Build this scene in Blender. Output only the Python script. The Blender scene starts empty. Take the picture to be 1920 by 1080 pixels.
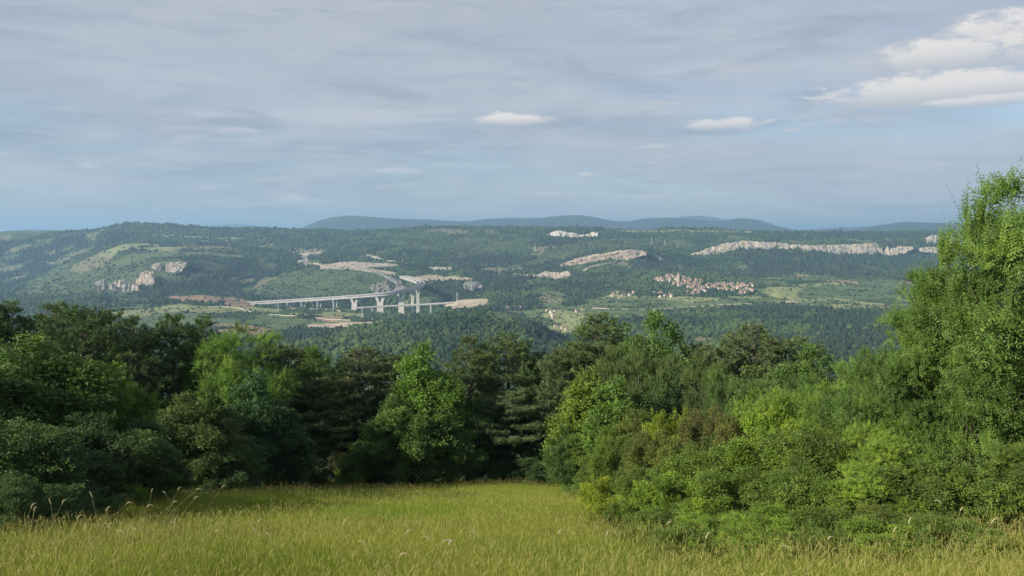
import bpy, math, random
import numpy as np
from mathutils import Vector
random.seed(7)
RNG = np.random.default_rng(11)
SC = bpy.context.scene
COL = SC.collection
# ------------------------------------------------------------------ camera
F = 1500.0
PITCH = math.radians(3.6)
cam_d = bpy.data.cameras.new('camera')
cam_d.sensor_width = 36.0
cam_d.lens = 36.0 * F / 1920.0
cam_d.clip_start = 0.1
cam_d.clip_end = 80000
cam = bpy.data.objects.new('camera', cam_d)
COL.objects.link(cam)
cam.rotation_euler = (math.pi / 2 - PITCH, 0, 0)
SC.camera = cam
# ------------------------------------------------------------------ light
SUN_EL = math.radians(26)
SUN_AZ = math.atan2(-0.85, -0.53)
sun_dir = Vector((math.sin(SUN_AZ) * math.cos(SUN_EL), math.cos(SUN_AZ) * math.cos(SUN_EL), math.sin(SUN_EL)))
sd = bpy.data.lights.new('sun', 'SUN')
sd.energy = 5.0
sd.angle = math.radians(0.5)
sd.color = (1.0, 0.90, 0.74)
so = bpy.data.objects.new('sun', sd)
COL.objects.link(so)
so.rotation_euler = sun_dir.to_track_quat('Z', 'Y').to_euler()
SC.view_settings.view_transform = 'Standard'
SC.view_settings.look = 'None'
SC.view_settings.gamma = 1
SC.view_settings.exposure = 0.68
SC.render.resolution_x = 1024
SC.render.resolution_y = 576
SC.render.engine = 'CYCLES'
SC.cycles.volume_bounces = 0
SC.cycles.max_bounces = 6
SC.cycles.transparent_max_bounces = 8


# ------------------------------------------------------------------ node helper
class NT:
    def __init__(self, tree):
        self.t = tree
        self.n = tree.nodes
        self.l = tree.links

    def node(self, typ, **kw):
        nd = self.n.new(typ)
        for k, v in kw.items():
            setattr(nd, k, v)
        return nd

    def put(self, sock, v):
        if v is None:
            return
        if isinstance(v, bpy.types.NodeSocket):
            self.l.new(v, sock)
        else:
            sock.default_value = v

    def math(self, op, a, b=None, c=None, clamp=False):
        nd = self.n.new('ShaderNodeMath')
        nd.operation = op
        nd.use_clamp = clamp
        self.put(nd.inputs[0], a)
        self.put(nd.inputs[1], b)
        self.put(nd.inputs[2], c)
        return nd.outputs[0]

    def mix(self, f, a, b, blend='MIX'):
        nd = self.n.new('ShaderNodeMix')
        nd.data_type = 'RGBA'
        nd.blend_type = blend
        self.put(nd.inputs[0], f)
        self.put(nd.inputs[6], a if isinstance(a, bpy.types.NodeSocket) else (*a, 1) if len(a) == 3 else a)
        self.put(nd.inputs[7], b if isinstance(b, bpy.types.NodeSocket) else (*b, 1) if len(b) == 3 else b)
        return nd.outputs[2]

    def noise(self, vec, scale, detail=4, rough=0.55, dist=0.0):
        nd = self.n.new('ShaderNodeTexNoise')
        self.put(nd.inputs['Vector'], vec)
        nd.inputs['Scale'].default_value = scale
        nd.inputs['Detail'].default_value = detail
        nd.inputs['Roughness'].default_value = rough
        nd.inputs['Distortion'].default_value = dist
        return nd.outputs[0]

    def smooth(self, v, a, b, lo=0.0, hi=1.0):
        nd = self.n.new('ShaderNodeMapRange')
        nd.interpolation_type = 'SMOOTHSTEP'
        self.put(nd.inputs[0], v)
        nd.inputs[1].default_value = a
        nd.inputs[2].default_value = b
        nd.inputs[3].default_value = lo
        nd.inputs[4].default_value = hi
        return nd.outputs[0]

    def comb(self, x, y, z):
        nd = self.n.new('ShaderNodeCombineXYZ')
        self.put(nd.inputs[0], x)
        self.put(nd.inputs[1], y)
        self.put(nd.inputs[2], z)
        return nd.outputs[0]


# ------------------------------------------------------------------ world: sky with clouds
def px_azel(px, py):
    u = (px - 960) / F
    v = -(py - 540) / F
    y = math.cos(PITCH) + v * math.sin(PITCH)
    z = -math.sin(PITCH) + v * math.cos(PITCH)
    return math.atan2(u, y), math.atan2(z, math.hypot(u, y))


w = bpy.data.worlds.new('World')
SC.world = w
w.use_nodes = True
T = NT(w.node_tree)
T.n.clear()
out = T.node('ShaderNodeOutputWorld')
bg = T.node('ShaderNodeBackground')
T.l.new(bg.outputs[0], out.inputs[0])
bg.inputs[1].default_value = 0.074
sky = T.node('ShaderNodeTexSky', sky_type='NISHITA')
sky.sun_disc = False
sky.sun_elevation = SUN_EL
sky.sun_rotation = SUN_AZ
sky.altitude = 400
sky.air_density = 1.0
sky.dust_density = 1.0
tc = T.node('ShaderNodeTexCoord')
sep = T.node('ShaderNodeSeparateXYZ')
T.l.new(tc.outputs['Generated'], sep.inputs[0])
X, Y, Z = sep.outputs
az = T.math('ARCTAN2', X, Y)
el = T.math('ARCSINE', Z)
zz = T.math('ADD', T.math('MAXIMUM', Z, 0.0), 0.15)
plx = T.math('DIVIDE', X, zz)
ply = T.math('DIVIDE', Y, zz)
pl = T.comb(plx, ply, 0.0)
# broad veil of high cloud
n_big = T.noise(T.comb(T.math('MULTIPLY', plx, 0.42), T.math('MULTIPLY', ply, 0.55), 3.1), 1.0, 7, 0.60, 0.5)
veil = T.smooth(n_big, 0.34, 0.60)
n_str = T.noise(T.comb(T.math('MULTIPLY', plx, 0.55), T.math('MULTIPLY', ply, 1.6), 9.7), 1.3, 8, 0.62, 0.8)
streak = T.smooth(n_str, 0.46, 0.68)
n_gr = T.noise(T.comb(T.math('MULTIPLY', az, 3.4), T.math('MULTIPLY', el, 21.0), 1.7), 1.5, 9, 0.62, 0.6)
grey = T.smooth(n_gr, 0.47, 0.66)
n_low = T.noise(T.comb(T.math('MULTIPLY', az, 6.0), T.math('MULTIPLY', el, 46.0), 7.7), 1.6, 9, 0.65, 0.9)
lowc = T.math('MULTIPLY', T.smooth(n_low, 0.52, 0.68), T.smooth(el, 0.30, 0.02))
n_rip = T.noise(T.comb(T.math('MULTIPLY', plx, 1.3), T.math('MULTIPLY', ply, 1.5), 2.2), 1.5, 8, 0.62, 0.6)
skyc = T.mix(1.0, sky.outputs[0], (0.88, 0.92, 1.0), 'MULTIPLY')
c1 = T.mix(T.math('MULTIPLY', T.smooth(n_big, 0.30, 0.56), 0.84), skyc, (4.5, 4.68, 5.15))
c1 = T.mix(T.math('MULTIPLY', streak, 0.36), c1, (5.3, 5.4, 5.7))
c1 = T.mix(T.math('MULTIPLY', grey, 0.48), c1, (2.75, 3.2, 3.9))
c1 = T.mix(T.math('MULTIPLY', lowc, 0.5), c1, (5.9, 5.6, 5.6))
c1 = T.mix(0.5, c1, T.mix(T.smooth(n_rip, 0.3, 0.7), (0.86, 0.88, 0.91), (1.13, 1.11, 1.08)), 'MULTIPLY')
# individual cumulus clouds (centre px, centre py, half width, half height, amount)
CL = [(955, 226, 78, 17, 1.0), (1358, 234, 78, 18, .95), (1880, 95, 235, 46, 1.0), (1750, 172, 235, 38, 1.0), (1880, 62, 110, 36, 1.0),
      (742, 322, 66, 9, .65), (545, 378, 46, 13, .62), (166, 312, 20, 9, .7), (1035, 366, 80, 7, .6),
      (1700, 382, 90, 12, .55), (1100, 328, 20, 7, .8), (1228, 276, 42, 7, .6), (450, 246, 46, 9, .5), (1880, 188, 130, 12, .7),
      (250, 343, 45, 7, .4), (985, 160, 40, 6, .45), (620, 182, 30, 5, .4), (700, 186, 34, 6, .35), (1480, 246, 22, 7, .5), (1440, 228, 16, 6, .6), (600, 278, 40, 6, .35), (1665, 334, 16, 6, .5), (130, 206, 40, 7, .3),
      (1240, 196, 60, 6, .35), (30, 290, 50, 7, .4), (300, 395, 40, 7, .35), (1220, 372, 40, 7, .5), (730, 352, 40, 8, .4),
      (1320, 368, 50, 6, .45), (60, 330, 80, 10, .4), (380, 148, 60, 8, .35), (150, 368, 40, 18, .35)]
wv = T.comb(T.math('MULTIPLY', az, 1.0), T.math('MULTIPLY', el, 2.6), 5.3)
cn = T.noise(wv, 30.0, 10, 0.68, 0.35)
cn2 = T.noise(wv, 9.0, 4, 0.5, 0.0)
cnc = T.math('MULTIPLY', T.math('SUBTRACT', T.math('ADD', T.math('MULTIPLY', cn, 0.6), T.math('MULTIPLY', cn2, 0.4)), 0.5), 4.2)
tot = None
shd = None
for (cx, cy, hw, hh, am) in CL:
    a0, e0 = px_azel(cx, cy)
    dx = T.math('DIVIDE', T.math('SUBTRACT', az, a0), hw / F)
    dy = T.math('DIVIDE', T.math('SUBTRACT', el, e0), hh / F)
    # flat base: lower half compressed
    dyl = T.math('MULTIPLY', T.math('MINIMUM', dy, 0.0), 1.35)
    dyy = T.math('ADD', T.math('MAXIMUM', dy, 0.0), dyl)
    r2 = T.math('ADD', T.math('MULTIPLY', dx, dx), T.math('MULTIPLY', dyy, dyy))
    v_ = T.math('ADD', T.math('SUBTRACT', 1.0, r2), cnc)
    m_ = T.math('MULTIPLY', T.smooth(v_, -0.35 if hw < 100 and am < .9 else -0.05, 1.10 if hw < 100 and am < .9 else 0.80), min(1.0, am * (1.15 if am < .85 else 1.0)))
    s_ = T.math('MULTIPLY', m_, T.smooth(dy, -0.75, 0.55))
    tot = m_ if tot is None else T.math('MAXIMUM', tot, m_)
    shd = s_ if shd is None else T.math('MAXIMUM', shd, s_)
cumc = T.mix(T.math('MULTIPLY', shd, 1.0), (4.2, 4.5, 5.0), (7.7, 7.2, 6.8))
c1 = T.mix(T.math('MULTIPLY', tot, 0.92), c1, cumc)
T.l.new(c1, bg.inputs[0])


# ------------------------------------------------------------------ generic helpers
def ray(px, py):
    u = (px - 960) / F
    v = -(py - 540) / F
    return u, math.cos(PITCH) + v * math.sin(PITCH), -math.sin(PITCH) + v * math.cos(PITCH)


def P(px, py, d):
    x, y, z = ray(px, py)
    k = d / y
    return Vector((x * k, d, z * k))


def project(x, y, z):
    c = y * math.cos(PITCH) - z * math.sin(PITCH)
    v = y * math.sin(PITCH) + z * math.cos(PITCH)
    c = np.where(c < 1e-3, 1e-3, c)
    return 960 + F * x / c, 540 - F * v / c


def vnoise(x, y, seed=0):
    xi = np.floor(x).astype(np.int64)
    yi = np.floor(y).astype(np.int64)
    fx = x - xi
    fy = y - yi
    fx = fx * fx * (3 - 2 * fx)
    fy = fy * fy * (3 - 2 * fy)

    def h(a, b):
        n = (a * 374761393 + b * 668265263 + seed * 974711) & 0xffffffff
        n = ((n ^ (n >> 13)) * 1274126177) & 0xffffffff
        return ((n ^ (n >> 16)) & 0xffff) / 65535.0

    a = h(xi, yi)
    b = h(xi + 1, yi)
    c = h(xi, yi + 1)
    d = h(xi + 1, yi + 1)
    return (a * (1 - fx) + b * fx) * (1 - fy) + (c * (1 - fx) + d * fx) * fy


def fbm(x, y, seed=0, octs=4, gain=0.5):
    x = np.asarray(x, float)
    y = np.asarray(y, float)
    s = 0
    a = 1.0
    t = 0
    for o in range(octs):
        s = s + a * (vnoise(x * 2 ** o, y * 2 ** o, seed + o * 17) * 2 - 1)
        t += a
        a *= gain
    return s / t


def hash01(a, b, seed=0):
    n = (a.astype(np.int64) * 374761393 + b.astype(np.int64) * 668265263 + seed * 974711) & 0xffffffff
    n = ((n ^ (n >> 13)) * 1274126177) & 0xffffffff
    return ((n ^ (n >> 16)) & 0xffff) / 65535.0


def mesh_np(name, verts, faces, mat=None, smooth=False, attrs=None):
    """faces: (N,k) array, all the same k"""
    me = bpy.data.meshes.new(name)
    v = np.ascontiguousarray(verts, dtype=np.float32)
    f = np.ascontiguousarray(faces, dtype=np.int32)
    me.vertices.add(len(v))
    me.vertices.foreach_set('co', v.ravel())
    k = f.shape[1]
    me.loops.add(f.size)
    me.loops.foreach_set('vertex_index', f.ravel())
    me.polygons.add(len(f))
    me.polygons.foreach_set('loop_start', np.arange(0, f.size, k, dtype=np.int32))
    me.polygons.foreach_set('loop_total', np.full(len(f), k, dtype=np.int32))
    me.polygons.foreach_set('use_smooth', np.full(len(f), smooth, dtype=bool))
    if attrs:
        for an, arr in attrs.items():
            arr = np.ascontiguousarray(arr, dtype=np.float32)
            if arr.ndim == 1:
                a = me.attributes.new(an, 'FLOAT', 'POINT')
                a.data.foreach_set('value', arr)
            else:
                a = me.attributes.new(an, 'FLOAT_COLOR', 'POINT')
                a.data.foreach_set('color', arr.ravel())
    me.update(calc_edges=True)
    if mat:
        me.materials.append(mat)
    return me


def link(name, me, parent=None, loc=None):
    o = bpy.data.objects.new(name, me)
    COL.objects.link(o)
    if parent:
        o.parent = parent
    if loc is not None:
        o.location = loc
    return o


def empty(name, loc):
    o = bpy.data.objects.new(name, None)
    COL.objects.link(o)
    o.location = loc
    o.empty_display_size = 0.5
    return o


def tag(o, label, cat, group=None):
    o['label'] = label
    o['category'] = cat
    if group:
        o['group'] = group
    return o


class MB:
    """collects simple solids into one mesh (quads)"""

    def __init__(self):
        self.v = []
        self.f = []

    def box(self, c, s, rz=0.0, taper=1.0):
        cx, cy, cz = c
        hx, hy, hz = s[0] / 2, s[1] / 2, s[2] / 2
        ca, sa = math.cos(rz), math.sin(rz)
        b = len(self.v)
        for z, t in ((-hz, 1.0), (hz, taper)):
            for x, y in ((-hx, -hy), (hx, -hy), (hx, hy), (-hx, hy)):
                x *= t
                y *= t
                self.v.append((cx + x * ca - y * sa, cy + x * sa + y * ca, cz + z))
        for q in ((3, 2, 1, 0), (4, 5, 6, 7), (0, 1, 5, 4), (1, 2, 6, 5), (2, 3, 7, 6), (3, 0, 4, 7)):
            self.f.append([b + i for i in q])

    def tube(self, pts, rads, n=6):
        base = len(self.v)
        prev = None
        for i, p in enumerate(pts):
            p = Vector(p)
            a = Vector(pts[max(i - 1, 0)])
            c = Vector(pts[min(i + 1, len(pts) - 1)])
            t = (c - a)
            t = t.normalized() if t.length > 1e-6 else Vector((0, 0, 1))
            ref = Vector((1, 0, 0)) if abs(t.x) < 0.8 else Vector((0, 1, 0))
            if prev is not None:
                ref = prev
            u = (ref - t * ref.dot(t)).normalized()
            prev = u
            w_ = t.cross(u)
            for k in range(n):
                an = 2 * math.pi * k / n
                self.v.append(tuple(p + (u * math.cos(an) + w_ * math.sin(an)) * rads[i]))
        for i in range(len(pts) - 1):
            for k in range(n):
                a = base + i * n + k
                b = base + i * n + (k + 1) % n
                self.f.append([a, b, b + n, a + n])

    def sweep(self, pts, prof, close=True):
        """sweep a yz-profile (side, up) along horizontal path"""
        base = len(self.v)
        m = len(prof)
        for i, p in enumerate(pts):
            a = Vector(pts[max(i - 1, 0)])
            c = Vector(pts[min(i + 1, len(pts) - 1)])
            t = (c - a)
            t.z = 0
            t.normalize()
            s = Vector((t.y, -t.x, 0))
            for (ps, pu) in prof:
                self.v.append(tuple(Vector(p) + s * ps + Vector((0, 0, pu))))
        for i in range(len(pts) - 1):
            for k in range(m if close else m - 1):
                a = base + i * m + k
                b = base + i * m + (k + 1) % m
                self.f.append([a, b, b + m, a + m])

    def mesh(self, name, mat, smooth=False):
        me = bpy.data.meshes.new(name)
        me.from_pydata([tuple(q) for q in self.v], [], self.f)
        me.polygons.foreach_set('use_smooth', [smooth] * len(me.polygons))
        me.update()
        me.materials.append(mat)
        return me


# ------------------------------------------------------------------ materials
def base_mat(name):
    m = bpy.data.materials.new(name)
    m.use_nodes = True
    t = NT(m.node_tree)
    t.n.clear()
    o = t.node('ShaderNodeOutputMaterial')
    b = t.node('ShaderNodeBsdfPrincipled')
    b.inputs['Roughness'].default_value = 0.9
    b.inputs['Specular IOR Level'].default_value = 0.25
    t.l.new(b.outputs[0], o.inputs[0])
    return m, t, b, o


def simple_mat(name, c1, c2, scale, bump=0.0, rough=0.9, stretch=None):
    m, t, b, o = base_mat(name)
    tcx = t.node('ShaderNodeTexCoord')
    vec = tcx.outputs['Object']
    if stretch:
        mp = t.node('ShaderNodeMapping')
        mp.inputs['Scale'].default_value = stretch
        t.l.new(vec, mp.inputs[0])
        vec = mp.outputs[0]
    n = t.noise(vec, scale, 6, 0.65)
    col = t.mix(t.smooth(n, 0.32, 0.68), c1, c2)
    t.l.new(col, b.inputs['Base Color'])
    b.inputs['Roughness'].default_value = rough
    if bump:
        bp = t.node('ShaderNodeBump')
        bp.inputs['Distance'].default_value = bump
        t.l.new(n, bp.inputs['Height'])
        t.l.new(bp.outputs[0], b.inputs['Normal'])
    return m


def leaf_mat(name, trans=0.35, rough=0.55, var=0.5, yellow=(1.6, 1.25, 0.8)):
    """colour comes from the object's own colour; every leaf clump differs a little"""
    m, t, b, o = base_mat(name)
    oi = t.node('ShaderNodeObjectInfo')
    at = t.node('ShaderNodeAttribute', attribute_name='tint')
    v = t.smooth(at.outputs['Fac'], 0.0, 1.0, 1 - var, 1 + var)
    hs = t.mix(1.0, oi.outputs['Color'], t.comb(v, v, v), 'MULTIPLY')
    col = t.mix(t.smooth(at.outputs['Fac'], 0.55, 1.0, 0, 0.75), hs, t.mix(1.0, hs, yellow, 'MULTIPLY'))
    t.l.new(col, b.inputs['Base Color'])
    b.inputs['Roughness'].default_value = rough
    b.inputs['Specular IOR Level'].default_value = 0.3
    tr = t.node('ShaderNodeBsdfTranslucent')
    t.l.new(t.mix(1.0, col, (1.5, 1.6, 0.7), 'MULTIPLY'), tr.inputs[0])
    ms = t.node('ShaderNodeMixShader')
    ms.inputs[0].default_value = trans
    t.l.new(b.outputs[0], ms.inputs[1])
    t.l.new(tr.outputs[0], ms.inputs[2])
    t.l.new(ms.outputs[0], o.inputs[0])
    return m


M_LEAF = leaf_mat('leaf', 0.28)
M_NEEDLE = leaf_mat('pine_needle', 0.15, 0.6, 0.5, (1.5, 1.15, 0.8))
M_BARK = simple_mat('bark', (0.060, 0.048, 0.036), (0.12, 0.10, 0.08), 3.0, 0.02, stretch=(4, 4, 1))
M_CONC = simple_mat('concrete', (0.52, 0.50, 0.46), (0.66, 0.64, 0.60), 0.08, 0.0, 0.8, stretch=(1, 1, 0.25))
M_DECK = simple_mat('deck_concrete', (0.34, 0.34, 0.34), (0.44, 0.44, 0.44), 0.05)
M_ASPH = simple_mat('asphalt', (0.10, 0.10, 0.10), (0.15, 0.15, 0.15), 0.05)
M_STEEL = simple_mat('galvanised_steel', (0.45, 0.46, 0.47), (0.55, 0.56, 0.57), 0.5, rough=0.5)

# ------------------------------------------------------------------ terrain height field
CP = []


def cp(*rows):
    for r in rows:
        CP.append(P(*r))


# fall from the meadow into the valley (mostly hidden behind the near trees)
for px in (-500, -100, 300, 700, 1100, 1500, 1900, 2400):
    for d, z in ((90, -28.5), (180, -55), (400, -128), (760, -215)):
        u = (px - 960) / F
        CP.append(Vector((u * d, d, z)))
# wooded knoll in the middle
cp((560, 648, 1750), (640, 627, 1800), (720, 612, 1850), (800, 600, 1900), (870, 591, 1900), (925, 590, 1880), (966, 599, 1880),
   (1008, 616, 1860), (1044, 638, 1830), (985, 624, 1640), (960, 600, 1780), (1004, 652, 1380), (1040, 655, 1700), (1030, 640, 1760), (700, 652, 1450), (850, 645, 1450), (950, 650, 1400), (600, 680, 1300), (1052, 634, 2150), (1010, 612, 2300), (960, 598, 2500), (800, 690, 1200),
   (950, 695, 1150), (1000, 675, 1200), (1050, 672, 1500), (1075, 665, 1300), (1030, 700, 950))
cp((560, 618, 2200), (700, 609, 2150), (800, 606, 2250), (900, 608, 2250), (950, 616, 2150), (1010, 634, 2020), (1056, 652, 1850))
# plain on the left below the viaduct
cp((100, 600, 2300), (0, 590, 2600), (250, 603, 2200), (350, 595, 2350), (450, 605, 2300), (520, 612, 2250), (620, 608, 2300),
   (700, 600, 2400), (300, 578, 2650), (200, 572, 2800), (380, 572, 2700), (460, 580, 2750), (560, 592, 2600), (650, 592, 2650),
   (400, 640, 1700), (200, 640, 1700), (0, 640, 1700), (500, 660, 1400),
   (200, 563, 2950), (260, 561, 2950), (330, 556, 2950), (380, 551, 2980), (430, 556, 3020), (467, 568, 3050), (300, 566, 3200),
   (360, 562, 3200))
# ground under the viaduct piers
cp((485, 571, 3100), (509, 573, 3100), (541, 578, 3060), (568, 579, 3020), (600, 579, 2990), (630, 580, 2960), (665, 580, 2920),
   (712, 595, 2860), (751, 596, 2880), (780, 598, 2930), (806, 590, 2750), (700, 590, 2750), (650, 586, 2800), (840, 578, 2750),
   (800, 590, 3050), (720, 588, 3100), (640, 574, 3200), (560, 568, 3250))
# left upland: slope with scars, table land, skyline
cp((20, 556, 3600), (90, 552, 3500), (150, 556, 3300), (220, 560, 3250), (300, 558, 3300), (380, 552, 3400), (450, 552, 3500),
   (60, 540, 3900), (130, 505, 4100), (180, 520, 3800), (215, 528, 3600), (260, 520, 3600), (330, 525, 3550), (300, 500, 3800), (345, 492, 3850),
   (170, 488, 4300), (240, 470, 4400), (320, 474, 4300), (400, 480, 4250), (460, 486, 4200), (430, 515, 3850), (350, 540, 3450),
   (480, 520, 4000), (520, 500, 4200), (230, 460, 4700), (300, 461, 4800), (400, 466, 4700), (480, 472, 4600),
   (200, 452, 5300), (300, 447, 5400), (420, 447, 5500), (520, 450, 5400),
   (200, 430, 6000), (215, 425, 6000), (260, 422, 6000), (320, 424, 6000), (400, 428, 6000), (470, 431, 6050), (540, 434, 6100), (170, 436, 5900),
   (230, 436, 7200), (400, 440, 7200), (100, 437, 5800), (0, 447, 5800), (-100, 449, 5800))
# gorge far left
cp((0, 552, 4300), (40, 545, 4400), (90, 520, 4600), (60, 505, 5000), (0, 520, 4900), (100, 482, 5300), (40, 480, 5400), (0, 470, 5500), (130, 462, 5500),
   (-120, 540, 4200), (-120, 480, 5300))
# grassy hill behind the viaduct, road shelf
cp((470, 552, 3500), (500, 532, 3700), (530, 514, 3850), (570, 505, 3900), (620, 504, 3900), (680, 507, 3850), (730, 514, 3750), (755, 524, 3600),
   (560, 545, 3500), (620, 550, 3450), (680, 550, 3400), (730, 548, 3350), (600, 525, 3700), (650, 528, 3620), (700, 530, 3560),
   (560, 512, 4150), (650, 512, 4100))
cp((590, 494, 4250), (620, 497, 4150), (690, 490, 4100), (740, 495, 4000), (790, 510, 3850), (820, 522, 3700), (780, 530, 3500), (850, 520, 3700),
   (840, 530, 3550), (560, 492, 4350), (556, 478, 4700), (540, 470, 4850), (600, 473, 4850), (640, 480, 4500), (700, 478, 4400))
# middle upland
cp((640, 457, 5200), (600, 448, 5600), (680, 437, 6000), (730, 432, 5800), (800, 430, 5600), (880, 432, 5600), (960, 431, 5600), (1000, 433, 5600),
   (720, 452, 5100), (800, 455, 4900), (800, 475, 4500), (760, 485, 4250), (850, 490, 4250), (860, 500, 4050), (900, 470, 4700), (950, 455, 5000), (930, 495, 4150),
   (1000, 480, 4400), (980, 500, 4000), (650, 436, 6600), (800, 440, 7200), (960, 441, 7200),
   (930, 512, 3850), (880, 515, 3780), (1000, 515, 3800), (1060, 520, 3750))
# ravine right of the viaduct
cp((850, 556, 3200), (870, 545, 3350), (900, 540, 3400), (940, 535, 3450), (820, 570, 3050), (900, 528, 3600), (960, 545, 3250),
   (860, 572, 2850), (900, 568, 2850), (920, 557, 2950), (950, 549, 3050), (1000, 540, 3200), (900, 580, 2650), (960, 576, 2700), (1020, 572, 2750), (1050, 555, 2950), (1060, 538, 3250))
# quarries and slope in the middle right
cp((1060, 505, 4000), (1110, 494, 4050), (1180, 483, 4100), (1210, 476, 4150), (1060, 490, 4200), (1110, 474, 4250), (1180, 467, 4300), (1215, 466, 4300),
   (1100, 455, 4800), (1000, 455, 4850), (1200, 448, 4900), (1000, 441, 5300), (1060, 447, 5200), (1110, 442, 5300), (1030, 432, 5600), (1090, 431, 5600),
   (1150, 432, 5800), (1250, 432, 5900), (1350, 433, 5900), (1450, 435, 6000), (1550, 434, 6100), (1650, 434, 6300), (1750, 434, 6500), (1900, 436, 6600), (2050, 438, 6600),
   (1150, 441, 7200), (1400, 442, 7400), (1700, 442, 7600), (2000, 442, 7600),
   (1280, 455, 4900), (1280, 475, 4600), (1230, 490, 4100), (1140, 505, 3850), (1100, 520, 3650))
# plateau behind the cliffs, foot of the cliffs, forest slope
for (x, yt, yb) in ((1300, 476, 482), (1340, 461, 475), (1380, 455, 468), (1420, 453, 463), (1500, 458, 466), (1560, 461, 474), (1620, 459, 475), (1665, 458, 480), (1700, 458, 478),
                    (1760, 455, 470), (1850, 452, 470), (1950, 452, 470)):
    cp((x, yt, 4760), (x, yb, 4560))
cp((1400, 444, 5200), (1550, 446, 5200), (1700, 446, 5200), (1850, 446, 5200))
cp((1300, 500, 4150), (1400, 498, 4150), (1500, 500, 4150), (1600, 500, 4150), (1700, 500, 4150), (1850, 500, 4100), (1250, 512, 3700), (1400, 514, 3800), (1500, 516, 3800), (1600, 514, 3850),
   (1700, 518, 3750), (1180, 522, 3500), (1160, 530, 3350))
# village terrace and fields
cp((1225, 526, 3250), (1260, 522, 3230), (1290, 528, 3180), (1330, 538, 3100), (1400, 541, 3080), (1430, 540, 3100), (1250, 538, 3060), (1330, 553, 2920), (1400, 555, 2920), (1290, 550, 2920),
   (1480, 534, 3250), (1560, 530, 3350), (1650, 532, 3300), (1500, 552, 2900), (1600, 552, 2900), (1700, 556, 2850), (1900, 556, 2850),
   (1150, 556, 2900), (1200, 560, 2850), (1100, 565, 2800), (1340, 560, 2720), (1340, 574, 2560), (1250, 578, 2560), (1150, 580, 2550), (1430, 572, 2560), (1550, 574, 2500), (1650, 580, 2420),
   (1050, 590, 2500), (1100, 600, 2350), (1080, 624, 2100), (1150, 612, 2150), (1250, 602, 2250), (1350, 598, 2250), (1450, 590, 2300))
# dark wooded shoulder lower right
cp((1500, 600, 2100), (1560, 590, 2150), (1650, 590, 2150), (1800, 596, 2100), (1400, 625, 1850), (1300, 630, 1800), (1500, 640, 1650), (1600, 645, 1600), (1700, 645, 1600), (1600, 690, 1250),
   (1400, 680, 1350), (1200, 660, 1450), (1900, 660, 1500), (1100, 690, 1100))
for px in (-300, 200, 700, 1200, 1700, 2200):
    cp((px, 444, 9500), (px, 443.5, 14000), (px, 443, 30000))
CPA = np.array([(math.atan2(p.x, p.y), math.hypot(p.x, p.y), p.z) for p in CP])
RW = 0.75
cx_ = np.stack([CPA[:, 0], np.log(CPA[:, 1]) * RW], 1)
cs_ = CPA[:, 2] / CPA[:, 1]
D = np.sqrt(((cx_[:, None] - cx_[None]) ** 2).sum(-1) + 0.004 ** 2)
n_ = len(cx_)
A = np.zeros((n_ + 1, n_ + 1))
A[:n_, :n_] = D + np.eye(n_) * (-0.0008)
A[:n_, n_] = 1
A[n_, :n_] = 1
sol = np.linalg.solve(A, np.append(cs_, 0))


def smoothstep(a, b, x):
    t = np.clip((x - a) / (b - a), 0, 1)
    return t * t * (3 - 2 * t)


def height(x, y, detail=True):
    x = np.asarray(x, float)
    y = np.asarray(y, float)
    sh = x.shape
    x = x.ravel()
    y = y.ravel()
    R = np.hypot(x, y)
    azz = np.clip(np.arctan2(x, y), -0.80, 0.80)
    q = np.stack([azz, np.log(np.maximum(R, 60)) * RW], 1)
    s = np.empty(len(x))
    far_m = R > 70
    s[:] = 0
    idx = np.nonzero(far_m)[0]
    for i in range(0, len(idx), 20000):
        j = idx[i:i + 20000]
        d = np.sqrt(((q[j][:, None] - cx_[None]) ** 2).sum(-1) + 0.004 ** 2)
        s[j] = d @ sol[:n_] + sol[n_]
    zf = s * R
    if detail:
        amp = smoothstep(300, 1600, R) * (1 - 0.6 * smoothstep(9000, 20000, R))
        g = fbm(x / 420, y / 420, 3, 5, 0.52)
        zf = zf + amp * (19 * g + 12 * (0.5 - np.abs(fbm(x / 260 + 9, y / 260, 8, 3))))
    # near meadow: level under the camera, then an even fall
    yy = np.where(y > 30, y, 1.6 * np.log1p(np.exp(np.minimum(y, 30) / 1.6)))
    zn = -2.15 - 0.285 * yy + 0.35 * fbm(x / 11, y / 11, 5, 3) * smoothstep(3, 14, R)
    zn = zn - 0.012 * np.maximum(np.abs(x) - 60, 0)
    k = smoothstep(74, 150, R)
    return (zn * (1 - k) + zf * k).reshape(sh)


def H(x, y):
    return float(height(np.array([x]), np.array([y]))[0])


def in_poly(px, py, poly):
    r = np.zeros(px.shape, bool)
    n = len(poly)
    for i in range(n):
        x1, y1 = poly[i]
        x2, y2 = poly[(i + 1) % n]
        c = ((y1 > py) != (y2 > py)) & (px < (x2 - x1) * (py - y1) / ((y2 - y1) + 1e-9) + x1)
        r ^= c
    return r


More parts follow.
